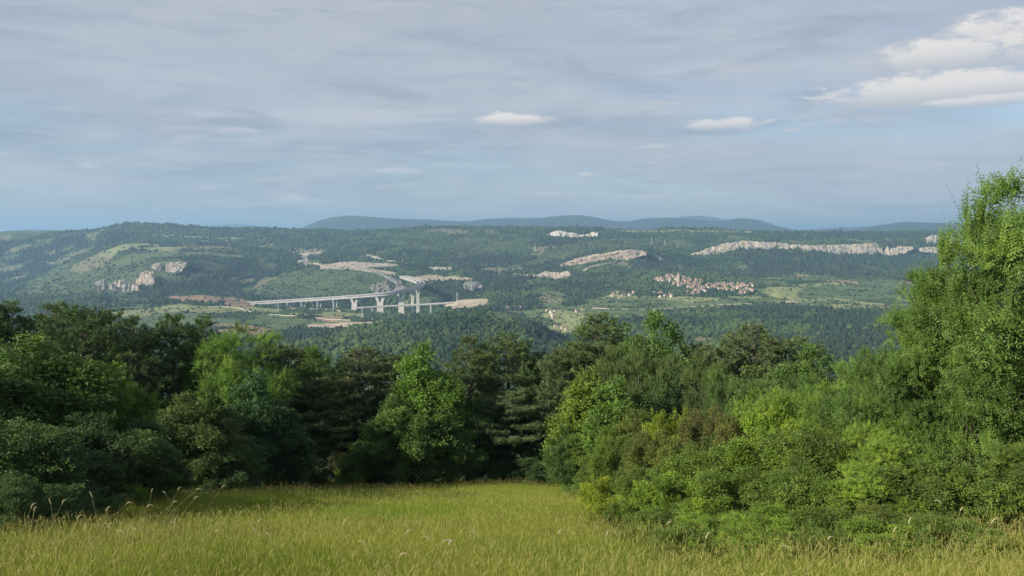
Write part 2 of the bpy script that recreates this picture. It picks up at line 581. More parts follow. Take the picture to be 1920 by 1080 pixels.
# land cover: colour of ground, share of it that carries trees
GREEN = (0.098, 0.135, 0.060)
PALE = (0.21, 0.23, 0.105)
SOIL = (0.27, 0.19, 0.12)
SAND = (0.37, 0.31, 0.23)
ROCKC = (0.42, 0.39, 0.34)
SCRUB = (0.080, 0.110, 0.050)
HEATH = (0.17, 0.16, 0.095)
COVER = [
    (SCRUB, .30, 3200, 5200, [(20, 556), (60, 525), (130, 490), (200, 478), (345, 478), (345, 500), (290, 530), (220, 558)]),
    (HEATH, .10, 3600, 5200, [(130, 505), (150, 488), (200, 468), (215, 475), (190, 498), (150, 515)]),
    (PALE, .04, 3900, 5600, [(185, 480), (205, 466), (235, 458), (262, 456), (312, 459), (262, 464), (235, 470), (205, 482)]),
    (GREEN, .05, 3600, 5200, [(195, 497), (235, 480), (290, 472), (350, 471), (445, 477), (480, 482), (440, 483), (340, 477), (280, 484), (235, 497)]),
    (PALE, .05, 3900, 5600, [(240, 466), (300, 462), (370, 464), (410, 466), (410, 469), (330, 469), (280, 470)]),
    (PALE, .03, 4800, 6200, [(250, 440), (330, 441), (400, 444), (466, 447), (460, 450), (390, 449), (330, 445), (255, 443)]),
    (HEATH, .2, 4300, 6000, [(330, 456), (420, 462), (470, 470), (400, 470), (330, 462)]),
    (SOIL, .03, 2500, 3300, [(305, 557), (340, 551), (385, 549), (450, 560), (486, 568), (480, 576), (440, 575), (390, 570), (330, 565)]),
    (PALE, .05, 2100, 3100, [(200, 585), (290, 577), (340, 570), (400, 575), (470, 577), (500, 583), (400, 587), (330, 585), (260, 592)]),
    (GREEN, .05, 1900, 2900, [(240, 603), (330, 595), (400, 597), (480, 600), (480, 606), (400, 608), (300, 615), (240, 612)]),
    (SOIL, .0, 2100, 2900, [(588, 601), (600, 595), (640, 592), (648, 598), (630, 602)]),
    (SAND, .0, 1700, 2750, [(568, 612), (585, 607), (640, 605), (700, 602), (728, 598), (725, 604), (700, 610), (665, 616), (630, 617), (585, 617), (570, 615)]),
    (SCRUB, .22, 3100, 4200, [(470, 556), (500, 530), (530, 512), (580, 503), (640, 506), (700, 508), (650, 525), (610, 545), (590, 560), (520, 562)]),
    (SCRUB, .55, 3100, 4200, [(700, 508), (760, 525), (720, 550), (590, 560), (610, 545), (650, 525)]),
    (SAND, .0, 3400, 4600, [(556, 487), (590, 494), (640, 500), (700, 505), (745, 512), (760, 522), (745, 518), (690, 509), (640, 504), (590, 499), (556, 494)]),
    (SAND, .0, 4100, 5200, [(556, 476), (600, 470), (600, 476), (580, 482), (572, 492), (558, 492), (566, 484)]),
    (SAND, .02, 3300, 4200, [(760, 520), (800, 516), (830, 518), (860, 520), (920, 522), (900, 526), (840, 526), (800, 526), (775, 530)]),
    (ROCKC, .1, 3300, 4200, [(800, 500), (850, 502), (852, 508), (810, 509)]),
    (SAND, .0, 2500, 3100, [(825, 572), (840, 566), (870, 562), (905, 560), (922, 562), (905, 572), (870, 577), (830, 579)]),
    (SAND, .0, 3500, 4100, [(950, 512), (1000, 514), (1060, 522), (1060, 528), (1010, 520), (950, 516)]),
    (ROCKC, .05, 4100, 5000, [(650, 455), (658, 453), (660, 464), (650, 462)]),
    (ROCKC, .05, 3900, 4900, [(680, 473), (692, 477), (730, 488), (770, 492), (770, 496), (725, 492), (690, 484)]),
    (SCRUB, .35, 4000, 5600, [(1060, 458), (1150, 446), (1300, 450), (1290, 470), (1215, 466), (1110, 470), (1060, 485), (950, 508), (960, 500)]),
    (SCRUB, .55, 4000, 6000, [(700, 440), (800, 432), (1000, 440), (990, 470), (880, 480), (760, 470)]),
    (HEATH, .1, 4900, 6000, [(790, 432), (830, 428), (880, 433), (870, 440), (830, 436)]),
    (PALE, .05, 5200, 6300, [(1160, 431), (1410, 433), (1410, 437), (1300, 436), (1160, 435)]),
    (PALE, .05, 5000, 6300, [(1550, 433), (1640, 435), (1640, 438), (1550, 437)]),
    (PALE, .05, 2600, 3700, [(1436, 538), (1500, 538), (1500, 562), (1470, 562), (1436, 552)]),
    (PALE, .03, 2000, 3000, [(1546, 578), (1575, 573), (1625, 579), (1610, 582), (1560, 582)]),
    (SAND, .03, 2600, 3200, [(1468, 566), (1495, 564), (1500, 569), (1480, 571)]),
    (PALE, .05, 1900, 2700, [(1015, 590), (1045, 580), (1075, 584), (1100, 590), (1090, 602), (1090, 625), (1050, 615), (1040, 605)]),
]
PATCH = [(0.85, 2000, 3000, [(950, 584), (1040, 578), (1110, 590), (1100, 640), (1050, 640), (1020, 615), (980, 598)]), (0.78, 2300, 3900, [(1425, 517), (1520, 516), (1700, 520), (1760, 560), (1700, 584), (1500, 577), (1380, 575), (1200, 588), (1090, 612), (1020, 592), (1150, 552), (1240, 556), (1420, 556)]),
         (0.5, 1900, 3300, [(180, 580), (300, 570), (480, 576), (660, 586), (720, 598), (560, 612), (480, 640), (180, 640)]),
         (0.5, 4600, 6400, [(1150, 430), (1700, 432), (1700, 438), (1150, 437)])]


def landcover(x, y, z):
    px, py = project(x, y, z)
    jx = px + 9 * fbm(x / 55, y / 55, 21, 3)
    jy = py + 2.2 * fbm(x / 55 + 7, y / 55, 22, 3)
    n = len(x)
    c = np.empty((n, 3))
    g = 0.5 + 0.5 * fbm(x / 90, y / 90, 31, 4)
    c[:] = np.array((0.045, 0.075, 0.028)) * (0.75 + 0.5 * g[:, None])
    dens = np.ones(n)
    # small clearings everywhere
    cl = fbm(x / 90, y / 170, 41, 4) > 0.30
    c[cl] = np.array(SCRUB)
    dens[cl] = 0.35
    cl = (fbm(x / 140 + 4, y / 230, 43, 4) > 0.36) & (y > 1500)
    c[cl] = np.where((g[cl] > 0.5)[:, None], np.array(GREEN), np.array(HEATH))
    dens[cl] = 0.12
    for (share, d0, d1, poly) in PATCH:
        m = (y > d0) & (y < d1) & in_poly(jx, jy, poly)
        wx = x[m] + 25 * fbm(x[m] / 120, y[m] / 120, 51, 2)
        wy = y[m] + 25 * fbm(x[m] / 120 + 5, y[m] / 120, 52, 2)
        row = np.floor(wy / 105)
        cellx = np.floor(wx / 150 + 0.37 * row)
        hsh = hash01(cellx, row, 7)
        cc = np.where((hsh < 0.33 * share)[:, None], np.array(PALE), np.where((hsh < 0.92 * share)[:, None], np.array(GREEN), np.where((hsh < share)[:, None], np.array(SOIL), c[m])))
        dd = np.where(hsh < share, 0.03, 0.6)
        # hedges on the field edges
        ed = (np.abs(wy / 105 - row) < 0.13) | (np.abs(wx / 150 + 0.37 * row - cellx) < 0.06)
        dd = np.where(ed, 0.62, dd)
        c[m] = cc
        dens[m] = dd
    for (colr, dn, d0, d1, poly) in COVER:
        m = (y > d0) & (y < d1) & in_poly(jx, jy, poly)
        c[m] = np.array(colr) * (0.86 + 0.28 * g[m][:, None])
        dens[m] = dn
    return c, dens


# polar grid
az_in = np.radians(np.linspace(-38, 38, 900))
az_out = np.radians(np.linspace(38, 322, 90)[1:-1])
AZ = np.concatenate([az_in, az_out])
RR = np.concatenate([np.geomspace(0.8, 100, 60)[:-1], np.geomspace(100, 1150, 50)[:-1], np.geomspace(1150, 6800, 330)[:-1], np.geomspace(6800, 45000, 40)])
GA, GR = np.meshgrid(AZ, RR, indexing='xy')
GX = GR * np.sin(GA)
GY = GR * np.cos(GA)
GZ = height(GX, GY)
nr, na = GX.shape
col, dens_grid = landcover(GX.ravel(), GY.ravel(), GZ.ravel())
near = (GR.ravel() < 160)
col[near] = np.array((0.10, 0.11, 0.035))
verts = np.stack([GX.ravel(), GY.ravel(), GZ.ravel()], 1)
verts = np.vstack([verts, [[0, 0, H(0, 0)]]])
col = np.vstack([col, [[0.1, 0.11, 0.035]]])
ii, jj = np.meshgrid(np.arange(nr - 1), np.arange(na), indexing='ij')
a = (ii * na + jj).ravel()
b = (ii * na + (jj + 1) % na).ravel()
faces = np.stack([a, b, b + na, a + na], 1)[:, ::-1]
ctr = len(verts) - 1
cap = np.stack([np.full(na // 2, ctr), np.arange(0, na - 1, 2)[:na // 2], (np.arange(0, na - 1, 2)[:na // 2] + 1), (np.arange(0, na - 1, 2)[:na // 2] + 2) % na], 1)[:, ::-1]
faces = np.vstack([faces, cap])
m, t, b_, o_ = base_mat('land')
at = t.node('ShaderNodeAttribute', attribute_name='cover')
ge = t.node('ShaderNodeNewGeometry')
n1 = t.noise(ge.outputs['Position'], 0.03, 7, 0.7)
n2 = t.noise(ge.outputs['Position'], 0.6, 6, 0.7)
v = t.smooth(n1, 0.3, 0.7, 0.72, 1.3)
v2 = t.smooth(n2, 0.3, 0.7, 0.8, 1.2)
vv = t.math('MULTIPLY', v, v2)
t.l.new(t.mix(1.0, at.outputs['Color'], t.comb(vv, vv, vv), 'MULTIPLY'), b_.inputs['Base Color'])
M_LAND = m
b_.inputs['Specular IOR Level'].default_value = 0.05
me = mesh_np('ground', verts, faces, M_LAND, True, {'cover': np.hstack([col, np.ones((len(col), 1))])})
ground = link('ground', me)
ground['kind'] = 'structure'

# ------------------------------------------------------------------ haze
hz = MB()
hz.box((0, 6000, 0), (1, 1, 1))
hm = bpy.data.materials.new('air')
hm.use_nodes = True
ht = NT(hm.node_tree)
ht.n.clear()
ho = ht.node('ShaderNodeOutputMaterial')
hv = ht.node('ShaderNodeVolumePrincipled')
hv.inputs['Color'].default_value = (0.40, 0.68, 1.0, 1)
hv.inputs['Density'].default_value = 0.000078
hv.inputs['Anisotropy'].default_value = 0.15
ht.l.new(hv.outputs[0], ho.inputs['Volume'])
gmin = float(verts[:, 2].min())
box = MB()
z0, z1 = gmin - 1.0, 540.0
box.box((0, 0, (z0 + z1) / 2), (92000, 92000, z1 - z0))
haze = link('haze', box.mesh('haze', hm))
haze['kind'] = 'stuff'


# ------------------------------------------------------------------ distant hills
def hill(name, prof, d, depth, colr, seed, foot=446):
    xs = np.arange(prof[0][0], prof[-1][0] + 1, 4.0)
    ys = np.interp(xs, [p[0] for p in prof], [p[1] for p in prof])
    ker = np.array([1, 2, 3, 2, 1]) / 9
    ys = np.convolve(np.pad(ys, 2, 'edge'), ker, 'valid')
    rows = 46
    V = []
    for r in range(rows):
        tt = r / (rows - 1)
        prof_z = math.sin(math.pi * tt) ** 0.9 if 0 < tt < 1 else 0
        dd = d + depth * (tt - 0.5) * 2
        for i, x in enumerate(xs):
            top = P(x, ys[i], d)
            base = P(x, foot, d)
            X_ = top.x * dd / d
            relief = max(top.z - base.z, 0)
            z = base.z + relief * prof_z
            z += relief * 0.30 * float(0) - 30 * (1 if tt in (0, 1) else 0)
            V.append((X_, dd, z))
    V = np.array(V)
    rel = np.clip((V[:, 2] - V[:, 2].min()) / (np.ptp(V[:, 2]) + 1), 0, 1)
    # spurs and gullies run down the flanks, fading out at the crest
    tt = np.repeat(np.arange(rows) / (rows - 1), len(xs))
    w_ = np.sin(np.pi * tt * 2) ** 2
    V[:, 2] += w_ * rel * np.ptp(V[:, 2]) * 0.28 * fbm(V[:, 0] / (depth * .5), V[:, 1] / (depth * .9), seed, 4)
    nx = len(xs)
    i0, j0 = np.meshgrid(np.arange(rows - 1), np.arange(nx - 1), indexing='ij')
    a = (i0 * nx + j0).ravel()
    fc = np.stack([a, a + 1, a + 1 + nx, a + nx], 1)
    mt = simple_mat(name + '_cover', colr, tuple(c * 1.5 for c in colr), 0.004)
    ob = link(name, mesh_np(name, V, fc, mt, True))
    ob['kind'] = 'structure'


hill('hills', [(500, 446), (545, 436), (560, 430), (580, 421), (600, 413), (625, 407), (650, 405), (700, 408), (760, 411), (800, 412), (870, 416), (910, 411), (950, 409), (1010, 409), (1045, 405), (1085, 403), (1110, 406),
               (1140, 413), (1175, 416), (1210, 411), (1250, 408), (1300, 411), (1345, 415), (1375, 410), (1400, 409), (1425, 413), (1455, 423), (1490, 431), (1540, 440), (1560, 446)], 12500, 2200, (0.018, 0.032, 0.024), 61)
hill('hills', [(1150, 446), (1180, 414), (1215, 408), (1250, 411), (1280, 406), (1310, 404), (1345, 409), (1400, 420), (1460, 446)], 18500, 2500, (0.022, 0.036, 0.030), 62)
hill('hills', [(1440, 446), (1500, 432), (1560, 427), (1620, 425), (1680, 422), (1760, 421), (1850, 416), (1900, 412), (2000, 410), (2150, 446)], 15500, 2400, (0.022, 0.036, 0.028), 63)
hill('hills', [(1560, 446), (1610, 430), (1650, 422), (1695, 416), (1760, 418), (1840, 419), (1950, 424), (2050, 446)], 10500, 1500, (0.020, 0.036, 0.024), 64)
hill('hills', [(-150, 446), (-60, 440), (0, 436), (55, 430), (100, 431), (140, 434), (175, 438), (260, 446)], 14000, 1500, (0.020, 0.036, 0.024), 65)
hill('hills', [(260, 446), (330, 430), (390, 422), (450, 419), (490, 425), (530, 428), (640, 446)], 24000, 2500, (0.022, 0.036, 0.030), 66)


# ------------------------------------------------------------------ rock faces
def rock_mat(name, c1, c2, c3):
    m, t, b, o = base_mat(name)
    ge = t.node('ShaderNodeNewGeometry')
    mp = t.node('ShaderNodeMapping')
    mp.inputs['Scale'].default_value = (1, 1, 0.28)
    t.l.new(ge.outputs['Position'], mp.inputs[0])
    n1 = t.noise(mp.outputs[0], 0.05, 8, 0.7)
    n2 = t.noise(ge.outputs['Position'], 0.02, 5, 0.6)
    c = t.mix(t.smooth(n1, 0.35, 0.65), c1, c2)
    c = t.mix(t.smooth(n2, 0.45, 0.65), c, c3)
    mp2 = t.node('ShaderNodeMapping')
    mp2.inputs['Scale'].default_value = (1, 1, 1.6)
    t.l.new(ge.outputs['Position'], mp2.inputs[0])
    n3 = t.noise(mp2.outputs[0], 0.045, 6, 0.7)
    c = t.mix(t.smooth(n3, 0.54, 0.60), c, (0.055, 0.075, 0.032))
    t.l.new(c, b.inputs['Base Color'])
    bp = t.node('ShaderNodeBump')
    bp.inputs['Distance'].default_value = 4.0
    t.l.new(n1, bp.inputs['Height'])
    t.l.new(bp.outputs[0], b.inputs['Normal'])
    return m


M_LIME = rock_mat('limestone', (0.23, 0.215, 0.19), (0.40, 0.37, 0.32), (0.46, 0.38, 0.28))
M_SCAR = rock_mat('scar_rock', (0.20, 0.18, 0.16), (0.35, 0.31, 0.27), (0.42, 0.33, 0.25))
M_PINK = rock_mat('cut_rock', (0.24, 0.19, 0.16), (0.38, 0.31, 0.26), (0.48, 0.38, 0.27))
M_WHITE = rock_mat('quarry_stone', (0.40, 0.38, 0.35), (0.54, 0.51, 0.47), (0.46, 0.40, 0.32))
M_CUT = rock_mat('road_cut_rock', (0.28, 0.25, 0.20), (0.42, 0.37, 0.31), (0.38, 0.32, 0.25))
M_GREY = rock_mat('shade_grey_rock', (0.15, 0.15, 0.14), (0.26, 0.25, 0.23), (0.20, 0.18, 0.16))  # grey darkened: the shade lying on these rocks is put into the colour
ROCKMASK = []


def rockface(name, top, bot, d, mat, run=20.0, rough=1.0, back=70.0, benches=0, seed=1, gaps=0.0, dd=None):
    x0, x1 = top[0][0], top[-1][0]
    nx = max(int((x1 - x0) * 1.6), 16)
    rows = 16
    xs = np.linspace(x0, x1, nx)
    yt = np.interp(xs, [p[0] for p in top], [p[1] for p in top])
    yb = np.interp(xs, [p[0] for p in bot], [p[1] for p in bot])
    px2m = d / F
    yt = yt + 1.1 * rough * fbm(xs / 7, xs * 0, seed, 3)
    yb = yb + 1.6 * rough * fbm(xs / 6, xs * 0 + 3, seed + 1, 3)
    et = np.clip(np.minimum(xs - x0, x1 - xs) / (0.16 * (x1 - x0)), 0, 1) ** 0.7
    ym = (yt + yb) / 2
    yt = ym + (yt - ym) * et
    yb = ym + (yb - ym) * et
    if gaps:
        gz = fbm(xs / 16, xs * 0 + 8, seed + 2, 3)
        cutm = np.clip((gaps - 0.5 - gz) * 1.8 + 0.15, 0, 1)
        yt = yt + (yb - yt) * cutm * 0.9
    dist = np.full(nx, float(d)) if dd is None else np.interp(xs, [p[0] for p in dd], [p[1] for p in dd])
    V = []
    for r in range(rows + 3):
        if r == 0:
            tt, extra, dz = 0.0, -6.0, -16.0
        elif r > rows:
            tt, extra, dz = 1.0, back * (r - rows) / 2, -1.5 - 5.0 * (r - rows)
        else:
            tt, extra, dz = (r - 1) / (rows - 1), 0.0, 0.0
        if benches and 0 < r <= rows:
            st = tt * benches
            prog = (math.floor(st) + min(max((st - math.floor(st)) * 3 - 2, 0), 1)) / benches
        else:
            prog = tt
        for i in range(nx):
            a = P(xs[i], yb[i] * (1 - tt) + yt[i] * tt, dist[i])
            u = a.x / a.y
            y_ = a.y + run * prog + extra
            V.append((u * y_, y_, a.z + dz))
    V = np.array(V)
    body = np.ones(len(V))
    body[nx * (rows + 1):] = 0
    s = V[:, 0]
    zz_ = V[:, 2]
    flute = 1 - np.abs(fbm(s / 34, zz_ / 160, seed + 5, 4))
    dent = 13 * rough * (flute - 0.7) + 12 * rough * fbm(s / 95, zz_ / 200, seed + 4, 3) + 4 * rough * fbm(s / 12, zz_ / 12, seed + 6, 4)
    V[:, 1] -= dent * body
    V[:, 0] += 3 * rough * fbm(s / 15, zz_ / 12, seed + 9, 3) * body
    ny = rows + 3
    i0, j0 = np.meshgrid(np.arange(ny - 1), np.arange(nx - 1), indexing='ij')
    a = (i0 * nx + j0).ravel()
    fc = np.stack([a, a + 1, a + 1 + nx, a + nx], 1)
    ob = link(name, mesh_np(name, V, fc, mat, False))
    ob['kind'] = 'structure'
    mg = -1.6
    ROCKMASK.append((min(dist) - 90, max(dist) + run + 25, [(x, y) for x, y in zip(xs[::4], yt[::4] + 0.4)] + [(x, y) for x, y in list(zip(xs[::4], yb[::4] + mg))[::-1]]))
    return ob


rockface('cliff', [(1292, 475), (1310, 468), (1335, 461), (1355, 457), (1380, 453), (1395, 451), (1420, 453), (1460, 455), (1490, 458), (1520, 460), (1560, 459), (1600, 458), (1640, 456), (1668, 456), (1700, 456), (1712, 458)],
         [(1292, 477), (1312, 480), (1345, 476), (1370, 468), (1400, 462), (1430, 461), (1490, 465), (1520, 464), (1545, 470), (1570, 476), (1600, 473), (1640, 477), (1663, 480), (1695, 477), (1712, 466)], 4500, M_LIME, 14, 1.0, seed=3, gaps=0.15)
rockface('cliff', [(1733, 445), (1748, 441), (1770, 443), (1800, 446)], [(1733, 449), (1745, 460), (1770, 458), (1800, 456)], 4700, M_LIME, 14, seed=5)
rockface('cliff', [(1722, 464), (1750, 463), (1790, 464), (1820, 465)], [(1722, 467), (1750, 469), (1790, 470), (1820, 470)], 4450, M_LIME, 14, 0.7, seed=6)
rockface('quarry', [(1050, 494), (1060, 490), (1085, 484), (1110, 478), (1152, 472), (1156, 470), (1185, 468), (1205, 467), (1212, 473)],
         [(1050, 497), (1060, 502), (1082, 504), (1110, 496), (1150, 488), (1160, 485), (1180, 480), (1205, 476), (1212, 475)], 4050, M_PINK, 60, 0.7, benches=2, seed=7)
rockface('quarry', [(1012, 441), (1030, 437), (1042, 432), (1060, 434), (1085, 438), (1098, 440), (1110, 433), (1122, 433)],
         [(1012, 444), (1030, 443), (1042, 443), (1062, 442), (1085, 447), (1098, 445), (1110, 446), (1122, 440)], 5250, M_WHITE, 40, 1.2, seed=8, gaps=0.25)
rockface('road_cut', [(600, 496), (640, 492), (665, 491), (700, 494), (725, 494), (745, 497), (765, 505), (790, 511), (820, 515), (850, 520)],
         [(600, 500), (640, 502), (665, 500), (700, 505), (725, 504), (745, 510), (765, 519), (790, 524), (820, 526), (850, 525)], 3850, M_CUT, 70, 0.35, seed=9)
rockface('road_cut', [(1008, 513), (1022, 509), (1050, 512), (1066, 507), (1074, 514)], [(1008, 516), (1022, 518), (1050, 524), (1066, 526), (1074, 520)], 3600, M_CUT, 20, 0.8, seed=10)
rockface('rock_scar', [(210, 532), (218, 527), (240, 524), (250, 528), (262, 533)], [(210, 536), (222, 552), (232, 556), (245, 553), (262, 537)], 3330, M_SCAR, 50, 1.5, seed=11, gaps=0.25)
rockface('rock_scar', [(282, 500), (295, 494), (320, 492), (348, 489)], [(282, 504), (295, 515), (305, 523), (325, 512), (348, 494)], 3620, M_SCAR, 60, 1.5, seed=12, gaps=0.25)
rockface('rock_scar', [(246, 524), (260, 512), (275, 508), (290, 512)], [(246, 528), (260, 533), (275, 540), (290, 530)], 3420, M_SCAR, 40, 1.4, seed=13, gaps=0.5)
rockface('rock_scar', [(175, 530), (190, 525), (205, 522), (214, 526)], [(175, 534), (190, 546), (205, 548), (214, 540)], 3380, M_GREY, 40, 1.4, seed=14, gaps=0.62)
rockface('rock_scar', [(695, 533), (715, 524), (735, 520), (755, 528), (762, 536)], [(695, 538), (715, 546), (735, 543), (755, 545), (762, 541)], 3330, M_GREY, 40, 1.8, seed=15, gaps=0.66)
rockface('rock_scar', [(868, 530), (885, 527), (900, 531), (905, 535)], [(868, 534), (885, 539), (900, 540), (905, 538)], 3330, M_GREY, 36, 1.4, seed=16, gaps=0.4)


# ------------------------------------------------------------------ scattering through geometry nodes
def scatter(name, pts, scl, rot, protos, pick):
    hidden = bpy.data.collections.new(name + '_kinds')
    for i, pm in enumerate(protos):
        ob = bpy.data.objects.new('%s_kind' % name, pm)
        hidden.objects.link(ob)
    me = bpy.data.meshes.new(name)
    n = len(pts)
    me.vertices.add(n)
    me.vertices.foreach_set('co', np.ascontiguousarray(pts, dtype=np.float32).ravel())
    a = me.attributes.new('scl', 'FLOAT_VECTOR', 'POINT')
    a.data.foreach_set('vector', np.ascontiguousarray(scl, dtype=np.float32).ravel())
    a = me.attributes.new('rot', 'FLOAT_VECTOR', 'POINT')
    a.data.foreach_set('vector', np.ascontiguousarray(rot, dtype=np.float32).ravel())
    a = me.attributes.new('pick', 'INT', 'POINT')
    a.data.foreach_set('value', np.ascontiguousarray(pick, dtype=np.int32))
    ob = link(name, me)
    ng = bpy.data.node_groups.new(name + '_scatter', 'GeometryNodeTree')
    ng.interface.new_socket('Geometry', in_out='INPUT', socket_type='NodeSocketGeometry')
    ng.interface.new_socket('Geometry', in_out='OUTPUT', socket_type='NodeSocketGeometry')
    N = ng.nodes
    gi = N.new('NodeGroupInput')
    go = N.new('NodeGroupOutput')
    ci = N.new('GeometryNodeCollectionInfo')
    ci.inputs[0].default_value = hidden
    ci.inputs[1].default_value = True
    ci.inputs[2].default_value = True
    iop = N.new('GeometryNodeInstanceOnPoints')
    mp = N.new('GeometryNodeMeshToPoints')
    ng.links.new(gi.outputs[0], mp.inputs[0])
    ng.links.new(mp.outputs[0], iop.inputs['Points'])
    ng.links.new(ci.outputs[0], iop.inputs['Instance'])
    iop.inputs['Pick Instance'].default_value = True
    for an, typ, sock in (('scl', 'FLOAT_VECTOR', 'Scale'), ('rot', 'FLOAT_VECTOR', 'Rotation'), ('pick', 'INT', 'Instance Index')):
        na_ = N.new('GeometryNodeInputNamedAttribute')
        na_.data_type = typ
        na_.inputs[0].default_value = an
        ng.links.new(na_.outputs[0], iop.inputs[sock])
    ng.links.new(iop.outputs[0], go.inputs[0])
    md = ob.modifiers.new('scatter', 'NODES')
    md.node_group = ng
    return ob


# ------------------------------------------------------------------ forest on the far hills
def blob(seed, conic=False, mat=None):
    import bmesh
    bm = bmesh.new()
    bmesh.ops.create_icosphere(bm, subdivisions=2, radius=0.5)
    r = random.Random(seed)
    ph = [(Vector((r.gauss(0, 1), r.gauss(0, 1), r.gauss(0, 1))).normalized(), r.uniform(0.7, 1.0)) for _ in range(9)]
    for v in bm.verts:
        n = v.co.normalized()
        k = 0.78 + 0.32 * max(max(n.dot(p) ** 5, 0) * a for p, a in ph) + r.uniform(-.05, .05)
        v.co *= k
        if conic:
            kz = v.co.z + 0.5
            v.co.x *= 1.15 - 0.75 * kz
            v.co.y *= 1.15 - 0.75 * kz
            v.co.z *= 1.5
        v.co.z += 0.32
    me = bpy.data.meshes.new('far_crown')
    bm.to_mesh(me)
    bm.free()
    me.materials.append(mat or M_FOREST)
    return me


m, t, b_, o_ = base_mat('far_foliage')
oi = t.node('ShaderNodeObjectInfo')
ge = t.node('ShaderNodeNewGeometry')
n1 = t.noise(ge.outputs['Position'], 0.0045, 4, 0.6)
cA = t.mix(t.smooth(n1, 0.38, 0.62), (0.022, 0.042, 0.024), (0.054, 0.088, 0.034))
cB = t.mix(oi.outputs['Random'], t.mix(1.0, cA, (0.66, 0.70, 0.74), 'MULTIPLY'), t.mix(1.0, cA, (1.35, 1.3, 1.1), 'MULTIPLY'))
n2 = t.noise(ge.outputs['Position'], 0.9, 4, 0.7)
v = t.smooth(n2, 0.3, 0.7, 0.65, 1.35)
t.l.new(t.mix(1.0, cB, t.comb(v, v, v), 'MULTIPLY'), b_.inputs['Base Color'])
b_.inputs['Specular IOR Level'].default_value = 0.1
M_FOREST = m
M_CONIFER_SHADE = simple_mat('far_conifer_shade', (0.016, 0.032, 0.020), (0.026, 0.046, 0.026), 1.5)  # conifer green; its darkness also paints shade where stands are drawn by outline

NF = 800000
amax = math.radians(36.5)
u = RNG.random(NF)
# more candidates close in; spacing grows with distance
Rf = 380 * (6700 / 380) ** (u ** 0.72)
Af = RNG.uniform(-amax, amax, NF)
fx = Rf * np.sin(Af)
fy = Rf * np.cos(Af)
# acceptance so that density follows 1/spacing^2
dR = Rf * np.log(6700 / 380) * 0.72 * np.power(np.maximum(u, 1e-4), 0.72 - 1)
cand = NF / (2 * amax) / (dR * Rf)
space = 6.0 + 6.0 * np.clip((Rf - 1500) / 4500, 0, 1) + 6 * (Rf < 1100)
want = 1.0 / space ** 2
acc = RNG.random(NF) < np.clip(want / cand, 0, 1)
fx, fy, Rf, Af, space = fx[acc], fy[acc], Rf[acc], Af[acc], space[acc]
# visibility from about the view point (running horizon along each bearing of the ground grid), generous margin
S = (GZ / GR)[:, :900]
runmax = np.maximum.accumulate(S, axis=0)
ai = np.clip(((Af - az_in[0]) / (az_in[-1] - az_in[0]) * 899).astype(int), 0, 899)
ri = np.clip(np.searchsorted(RR, Rf) - 1, 0, nr - 2)
w_ = (Rf - RR[ri]) / (RR[ri + 1] - RR[ri])
fz = GZ[ri, ai] * (1 - w_) + GZ[ri + 1, ai] * w_
vis = ((fz + 26) / Rf > runmax[np.maximum(ri - 1, 0), ai]) & ((fz + 10) / Rf > -0.27)
fx, fy, fz, space, Rf = fx[vis], fy[vis], fz[vis], space[vis], Rf[vis]
_, dn = landcover(fx, fy, fz)
ppx, ppy = project(fx, fy, fz)
keep = RNG.random(len(fx)) < dn
for (d0, d1, poly) in ROCKMASK:
    keep &= ~((fy > d0) & (fy < d1) & in_poly(ppx, ppy, poly))
VILL = [(2800, 3300, [(1225, 514), (1300, 512), (1345, 530), (1418, 532), (1420, 556), (1300, 557), (1225, 540)]), (4300, 5000, [(508, 462), (604, 466), (604, 477), (508, 474)])]
for (d0, d1, poly) in VILL:
    keep &= ~((fy > d0) & (fy < d1) & in_poly(ppx, ppy, poly) & (RNG.random(len(fx)) < 0.80))
# line of the viaduct and its piers stays clear
keep &= ~((fy > 2600) & (fy < 3120) & (ppx > 480) & (ppx < 850) & (np.abs(ppy - (580 + 0.05 * (ppx - 560))) < 9) & (RNG.random(len(fx)) < 0.75))
fx, fy, fz, space, Rf, dn = fx[keep], fy[keep], fz[keep], space[keep], Rf[keep], dn[keep]
space = space * np.where(dn < 0.7, 0.62, 1.0)
n = len(fx)
print('forest trees', n)
sw = space * np.clip(np.exp(RNG.normal(0.0, 0.33, n)), 0.5, 2.2) * (1.02 + 0.45 * fbm(fx / 70, fy / 70, 95, 3))
scl = np.stack([sw, sw, sw * RNG.uniform(0.75, 1.25, n)], 1)
rot = np.stack([np.zeros(n), np.zeros(n), RNG.uniform(0, 6.28, n)], 1)
protos = [blob(1), blob(2), blob(3), blob(4, True, M_CONIFER_SHADE)]
pick = RNG.integers(0, 3, n)
ppx, ppy = project(fx, fy, fz)
stand = fbm(fx / 260, fy / 260, 91, 4) > 0.22
SHADE_PINES = [(1300, 2000, [(935, 583), (975, 586), (1055, 632), (1050, 690), (1005, 690), (995, 640), (970, 605)]), (4000, 6500, [(0, 455), (190, 440), (130, 485), (60, 530), (0, 552)]), (3400, 4900, [(340, 492), (560, 484), (556, 500), (500, 520), (470, 550), (230, 555), (300, 530)]),  # dark conifers stand in for shade on knoll flank, gorge, ravine and cliff foot
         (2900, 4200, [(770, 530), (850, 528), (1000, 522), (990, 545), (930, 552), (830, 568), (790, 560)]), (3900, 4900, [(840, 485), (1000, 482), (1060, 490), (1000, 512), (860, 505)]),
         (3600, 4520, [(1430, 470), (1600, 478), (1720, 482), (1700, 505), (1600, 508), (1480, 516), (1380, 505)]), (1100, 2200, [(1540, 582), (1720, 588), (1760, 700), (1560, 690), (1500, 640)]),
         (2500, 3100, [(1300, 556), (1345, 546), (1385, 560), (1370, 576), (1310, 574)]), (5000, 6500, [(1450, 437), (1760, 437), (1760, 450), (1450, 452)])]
inst = np.zeros(n, bool)
